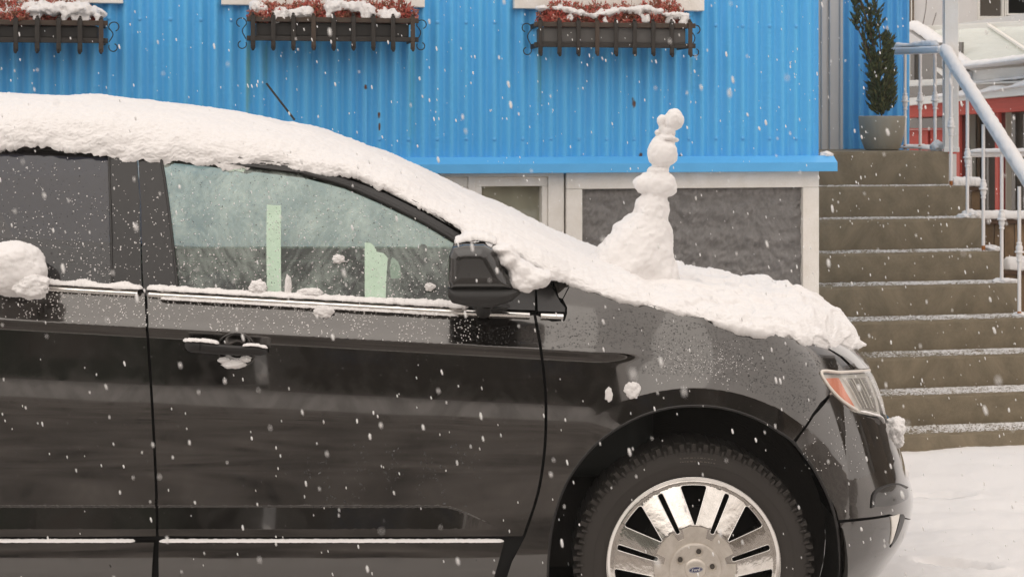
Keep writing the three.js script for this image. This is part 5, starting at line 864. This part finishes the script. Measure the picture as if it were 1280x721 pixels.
{ // loose snow along the belt, on the mirror, handle, sills and nose
  const Q = (x, y, off, surf = body) => { const [s, v] = onCar(x, y, surf); return surf(s, v, off).add(car.position); };
  const line = (x0, x1, dy, off, n = 12) => Array.from({ length: n }, (_, i) => { const x = mix(x0, x1, i / (n - 1)); return Q(x, chromeY(x) + dy, off); });
  solo('belt_snow', ridge(line(40, 178, -7, 0.0), 0.03, (t) => 0.014 + 0.005 * Math.sin(t * 17), 3, 140, 0.3), M.snow, 'snow ridge along the sill of the rear side window', 'snow');
  solo('belt_snow', ridge(line(183, 586, -7.5, 0.0, 24), 0.03, (t) => 0.010 + 0.006 * (0.5 + 0.5 * noise(t * 14, 4)) + 0.006 * sstep(0.7, 0.95, t), 7, 380, 0.35), M.snow, 'snow ridge along the sill of the front side window', 'snow');
  solo('belt_snow', ridge([...Array.from({ length: 22 }, (_, i) => { const x = mix(200, 572, i / 21); return Q(x, chromeY(x) + 5.5, 0.006); })], 0.009, (t) => 0.006 + 0.004 * noise(t * 30, 2), 17, 380, 0.5), M.snow, 'thin broken crust of snow under the chrome strip of the front door', 'snow');
  const lump = (px, py, rx, ry, rz, off, label, seed, surf = body) => solo('snow_clump', blob(Q(px, py, off, surf), rx, ry, rz, seed, 0.3, 4), M.snow, label, 'snow');
  lump(322, 362, 0.028, 0.022, 0.025, 0.012, 'rounded clump of snow on the front window sill below the pale strip', 1);
  lump(360, 360, 0.011, 0.034, 0.012, 0.008, 'small upright curl of snow on the front window sill', 2);
  lump(388, 368, 0.04, 0.015, 0.02, 0.01, 'low wide mound of snow on the front window sill behind the curl', 3);
  lump(404, 391, 0.03, 0.021, 0.012, 0.006, 'clump of snow stuck to the front door just under the chrome strip', 4);
  lump(423, 324, 0.019, 0.014, 0.008, 0.002, 'small clump of snow stuck on the front window glass', 5, house2);
  lump(537, 359, 0.016, 0.013, 0.008, 0.006, 'small clump of snow on the glass beside the mirror', 6, house2);
  lump(791, 488, 0.023, 0.027, 0.01, 0.004, 'larger of two snow splashes stuck on the front wing', 7);
  lump(761, 493, 0.011, 0.022, 0.007, 0.002, 'smaller of two snow splashes stuck on the front wing', 8);
  solo('snow_clump', blob(at(14, 336, 5.0), 0.108, 0.086, 0.095, 12, 0.1, 5), M.snow, 'big rounded heap of snow against the rear window at the left edge of the photo', 'snow');
  solo('snow_clump', blob(at(38, 358, 4.95), 0.055, 0.04, 0.05, 14, 0.25, 4), M.snow, 'lumpy foot of the big snow heap at the left edge', 'snow');
  solo('snow_clump', ridge([Q(1075, 515, 0.005), Q(1090, 519, 0.006), Q(1099, 523, 0.007), Q(1103, 530, 0.008)], 0.01, 0.006, 21, 40, 0.4), M.snow, 'thin line of snow along the lower edge of the headlight', 'snow');
  solo('snow_clump', merge([blob(at(1118, 537, 5.48), 0.034, 0.045, 0.05, 22, 0.25, 4), blob(at(1124, 528, 5.5), 0.02, 0.022, 0.025, 23, 0.25, 3), blob(at(1122, 550, 5.5), 0.022, 0.025, 0.035, 25, 0.25, 3)]), M.snow, 'clump of snow clinging to the nose just ahead of the headlight', 'snow');
  solo('snow_clump', blob(at(1128, 593, 5.5), 0.022, 0.03, 0.03, 24, 0.15, 3), M.snow, 'small smear of snow on the bumper corner', 'snow');
  // mirror
  solo('mirror_snow', ridge([at(568, 304, 4.9), at(585, 299.5, 4.9), at(604, 299, 4.9), at(621, 304, 4.9)], 0.05, (t) => 0.015 + 0.009 * Math.sin(t * 3), 31, 70, 0.3, V(0, 0, 1)), M.snow, 'snow cap on top of the door mirror', 'snow');
  const D = 4.87, lo = at(600, 380, D).add(V(0, 0, -0.13)), hi = at(705, 295, D).add(V(0, 0, 0.13)), eb = [[627, 311, 13, 7], [636, 323, 13, 13], [650, 338, 15, 15], [660, 346, 17, 13], [672, 350, 13, 9], [655, 356, 11, 8], [680, 345, 10, 6], [644, 350, 6, 8]].map(([x, y, a, b]) => [at(x, y, D), [a * D / F, b * D / F, 0.075]]);
  solo('mirror_snow', isosurface((x, y, z) => { let d = 1; for (const [c, r] of eb) d = smin(d, ell(x, y, z, c, r), 0.02); return d + 0.006 * fbm(x * 24, y * 24, z * 24, 3) + 0.0015 * noise(x * 90, y * 90, z * 90); }, lo, hi, 84), M.snow, 'wedge of snow between the door mirror and the windscreen', 'snow');
  // handle and cladding ledge
  solo('handle_snow', ridge([Q(231, 424.5, 0.036), Q(245, 424, 0.036), Q(262, 424.5, 0.038), Q(276, 428.5, 0.038)], 0.014, 0.0085, 41, 60, 0.35), M.snow, 'snow on the left end of the front door handle', 'snow');
  solo('handle_snow', ridge([Q(305, 431.5, 0.038), Q(318, 430.5, 0.036), Q(336, 434.5, 0.028)], 0.012, 0.007, 43, 40, 0.35), M.snow, 'snow on the right end of the front door handle', 'snow');
  solo('handle_snow', merge([blob(Q(293, 455, 0.008), 0.038, 0.013, 0.012, 45, 0.35, 4), blob(Q(280, 450, 0.008), 0.017, 0.009, 0.01, 46, 0.35, 3), blob(Q(307, 449, 0.008), 0.018, 0.01, 0.01, 47, 0.35, 3)]), M.snow, 'crumbled snow caught in the cup below the door handle', 'snow');
  solo('ledge_snow', ridge(Array.from({ length: 20 }, (_, i) => Q(mix(199, 630, i / 19), 675.6, 0.008)), 0.016, 0.0062, 51, 300, 0.3), M.snow, 'narrow line of snow on the ledge along the bottom of the front door', 'snow');
  solo('ledge_snow', ridge(Array.from({ length: 12 }, (_, i) => Q(mix(-50, 169, i / 11), 675.6, 0.008)), 0.016, 0.0062, 53, 200, 0.3), M.snow, 'narrow line of snow on the ledge along the bottom of the rear door', 'snow');
}
{ // grains of snow, melt drops
  const r = rng(2024), m = new THREE.Matrix4(), q = new THREE.Quaternion(), e = new THREE.Euler();
  const put = (im, i, p, a, b, c) => { q.setFromEuler(e.set(r() * 6, r() * 6, r() * 6)); m.compose(p, q, V(a, b, c)); im.setMatrixAt(i, m); };
  const scatter = (name, label, n, geo, mat, fn) => { const im = new THREE.InstancedMesh(geo, mat, n); let c = 0, guard = 0; while (c < n && guard++ < n * 12) { const o = fn(); if (!o) continue; put(im, c++, o[0], o[1], o[2] ?? o[1], o[3] ?? o[1]); } im.count = c; im.name = numbered(name); shade(im); scene.add(im); tag(im, label, name === 'melt_drops' ? 'water drops' : 'snow grains', null, 'stuff'); };
  const ico = new THREE.IcosahedronGeometry(1, 0), drop = new THREE.IcosahedronGeometry(1, 1);
  const P = (x, y, off, surf) => { const [s, v] = onCar(x, y, surf); return surf(s, v, off).add(car.position); };
  const size = (a) => a * (0.5 + 1.1 * Math.pow(r(), 2.5));
  scatter('snow_grains', 'grains of snow stuck over the side windows and the pillar between them', 1500, ico, M.snow, () => { const x = 560 * r(), y = 195 + 175 * r(); if (y < roofY(x) + 10 || y > chromeY(x) - 12) return null; const dens = 0.25 + 0.9 * sstep(225, 300, y) * (0.5 + noise(x * 0.02, y * 0.03)) + (y > 320 ? 0.2 : 0); if (r() > dens || (x > 140 && x < 222 && r() < 0.35)) return null; return [P(x, y, (x > 137 && x < 222) ? 0.001 : -0.004, house2), size(0.002), size(0.0021)]; });
  scatter('snow_grains', 'grains of snow scattered on the shoulder of the doors under the chrome strip', 900, ico, M.snow, () => { const x = 600 * Math.pow(r(), 1.1), y = chromeY(x) + 4 + 36 * Math.pow(r(), 1.5); if (r() > 0.45 + 0.7 * noise(x * 0.03, 3)) return null; return [P(x, y, 0.001, body), size(0.0026), size(0.0026), 0.002]; });
  scatter('snow_grains', 'grains of snow on the upper front wing and bumper', 420, ico, M.snow, () => { const a = r(); const x = a < 0.75 ? 880 + 60 * (r() + r() + r() - 1.5) : 1000 + 90 * r(), y = a < 0.75 ? 452 + 26 * (r() + r() + r() - 1.5) : 520 + 70 * r(); if (x > 1080) return null; return [P(x, y, 0.001, body), size(0.0017), size(0.0017), 0.0012]; });
  M.drop = phy(rgb(0.012, 0.011, 0.01), 0.05, { clearcoat: 1, clearcoatRoughness: 0.02 });
  scatter('melt_drops', 'dark melt water drops on the front wing and door shoulder', 2600, drop, M.drop, () => { const x = 560 + 490 * r(), y = 385 + 130 * r(); const top = linear([[560, 400], [690, 404], [760, 376], [850, 396], [950, 418], [1050, 450]])(x) + 3; if (y < top) return null; const lim = x < 690 ? 430 : x < 800 ? 436 : linear([[800, 466], [880, 472], [950, 492], [1000, 525], [1040, 560]])(x); if (y > lim) return null; if (x > 1022 && y > 460) return null; return [P(x, y, 0, body), size(0.0019), size(0.0022), size(0.0016)]; });
  scatter('melt_drops', 'dark melt water drops on the side windows', 1000, drop, M.drop, () => { const x = 565 * r(), y = 198 + 165 * r(); if (y < roofY(x) + 9 || y > chromeY(x) - 10) return null; return [P(x, y, -0.006, house2), size(0.0017), size(0.0021), 0.001]; });
  scatter('melt_drops', 'dark melt water drops on the lower front door', 160, drop, M.drop, () => { const x = 380 + 220 * r(), y = 555 + 80 * r(); if (noise(x * 0.05, y * 0.02) < 0.05) return null; return [P(x, y, 0, body), size(0.0026), size(0.004), 0.0015]; });
}

// ---------------------------------------------------------------- the far side of the street, which the car's paint and glass mirror
{
  const row = (x, z, w, h, d, mat, roofMat, label, turn = Math.PI) => {
    const o = thing('street_house', label, 'house', V(x, 0, z), turn);
    part('wall', box(-w / 2, w / 2, -0.1, h, -d, 0, 0.02), mat, o);
    const rf = new THREE.ExtrudeGeometry(new THREE.Shape([[-d / 2 - 0.4, 0], [d / 2 + 0.4, 0], [0, d * 0.42]].map((p) => new THREE.Vector2(p[0], p[1]))), { depth: w + 0.6, bevelEnabled: false }).rotateY(Math.PI / 2).translate(-w / 2 - 0.3, h + 0.002, -d / 2); part('roof', rf, roofMat, o);
    part('gutter', box(-w / 2 - 0.3, w / 2 + 0.3, h - 0.16, h, 0.002, 0.4, 0.03), M.greyTrim, o);
    const n = Math.round(w / 2.4); for (let i = 0; i < n; i++) for (let k = 0; k < Math.floor(h / 2.7); k++) { const cx = -w / 2 + (i + 0.5) * w / n, y = 0.95 + k * 2.7, f = part('window', [box(cx - 0.55, cx + 0.55, y, y + 0.08, 0.001, 0.07), box(cx - 0.55, cx + 0.55, y + 1.35, y + 1.43, 0.001, 0.07), box(cx - 0.55, cx - 0.47, y + 0.08, y + 1.35, 0.001, 0.07), box(cx + 0.47, cx + 0.55, y + 0.08, y + 1.35, 0.001, 0.07)], M.boxGrey, o); part('pane', box(cx - 0.47, cx + 0.47, y + 0.08, y + 1.35, 0.003, 0.03, 0), M.roomGlass, f); }
  };
  const dk = std(rgb(0.07, 0.065, 0.055), 0.8), bn = std(rgb(0.1, 0.08, 0.06), 0.8), gn = std(rgb(0.06, 0.075, 0.06), 0.8);
  row(-11, 11.5, 13, 4.4, 8, gn, M.snow, 'dark green house across the street, behind the photographer to the left');
  row(1.8, 12, 10, 4.1, 8, dk, M.snow, 'dark grey house across the street, straight behind the photographer');
  row(15, 11, 13, 4.5, 8, bn, M.snow, 'brown house across the street, behind the photographer to the right');
  row(9.2, -8.6, 5.5, 3.6, 6, bn, M.snow, 'low brown house along the pavement, beyond the right edge of the photo', -0.35);
}

{ // the driven lane between car and far pavement: grey-brown slush in wheel tracks
  const g = new THREE.PlaneGeometry(90, 8.4, 500, 84); g.rotateX(-Math.PI / 2); g.translate(0, 0, -0.1); const p = g.attributes.position, uv = g.attributes.uv;
  for (let i = 0; i < p.count; i++) { const x = p.getX(i), z = p.getZ(i), e = Math.min(sstep(-4.3, -3.9, z), sstep(4.1, 3.7, z)); p.setY(i, mix(-0.08, 0.085 + 0.02 * fbm(x * 1.5, 2, z * 4, 3) - 0.02 * Math.exp(-(((Math.abs(z + 0.2) - 1.1) / 0.3) ** 2)), e)); uv.setXY(i, x, z); } g.computeVertexNormals();
  solo('road', g, std(rgb(0.5, 0.455, 0.42), 0.9, { map: (() => { const t = patchy.clone(); t.repeat.set(0.3, 0.6); t.needsUpdate = true; return t; })() }), 'driven lane of grey brown slush in front of the car', 'road', null, 'structure');
}

// ---------------------------------------------------------------- falling snow
{
  const r = rng(99), n = 4600, im = new THREE.InstancedMesh(roughen(new THREE.IcosahedronGeometry(1, 2), (x, y, z) => 0.28 * noise(x * 2, y * 2, z * 2)), M.flake, n), m = new THREE.Matrix4(), q = new THREE.Quaternion(), e = new THREE.Euler();
  for (let i = 0; i < n; i++) { const D = 0.9 + 7.9 * Math.pow(r(), 0.62), x = (r() - 0.5) * (0.72 * D + 1.2), y = EYE + D * (0.12 - 0.46 * r()), s = (0.0011 + 0.0019 * Math.pow(r(), 3.2)) * clamp(D / 2.6, 0.55, 1); q.setFromEuler(e.set(0.2 * (r() - 0.5), 0, 0.22 + 0.2 * (r() - 0.5))); m.compose(V(x, y, -D), q, V(s * 0.85, s * (1.8 + 1.2 * r()), s)); im.setMatrixAt(i, m); }
  im.name = 'falling_snow'; shade(im); scene.add(im); tag(im, 'snowflakes falling through the air over the whole scene', 'snowfall', null, 'stuff');
}

const renderer = new THREE.WebGLRenderer({ antialias: true });
renderer.setSize(1024, 576);
renderer.toneMapping = THREE.LinearToneMapping;
renderer.toneMappingExposure = EXPOSURE;
renderer.shadowMap.enabled = true; renderer.shadowMap.type = THREE.PCFSoftShadowMap;
renderer.render(scene, camera);
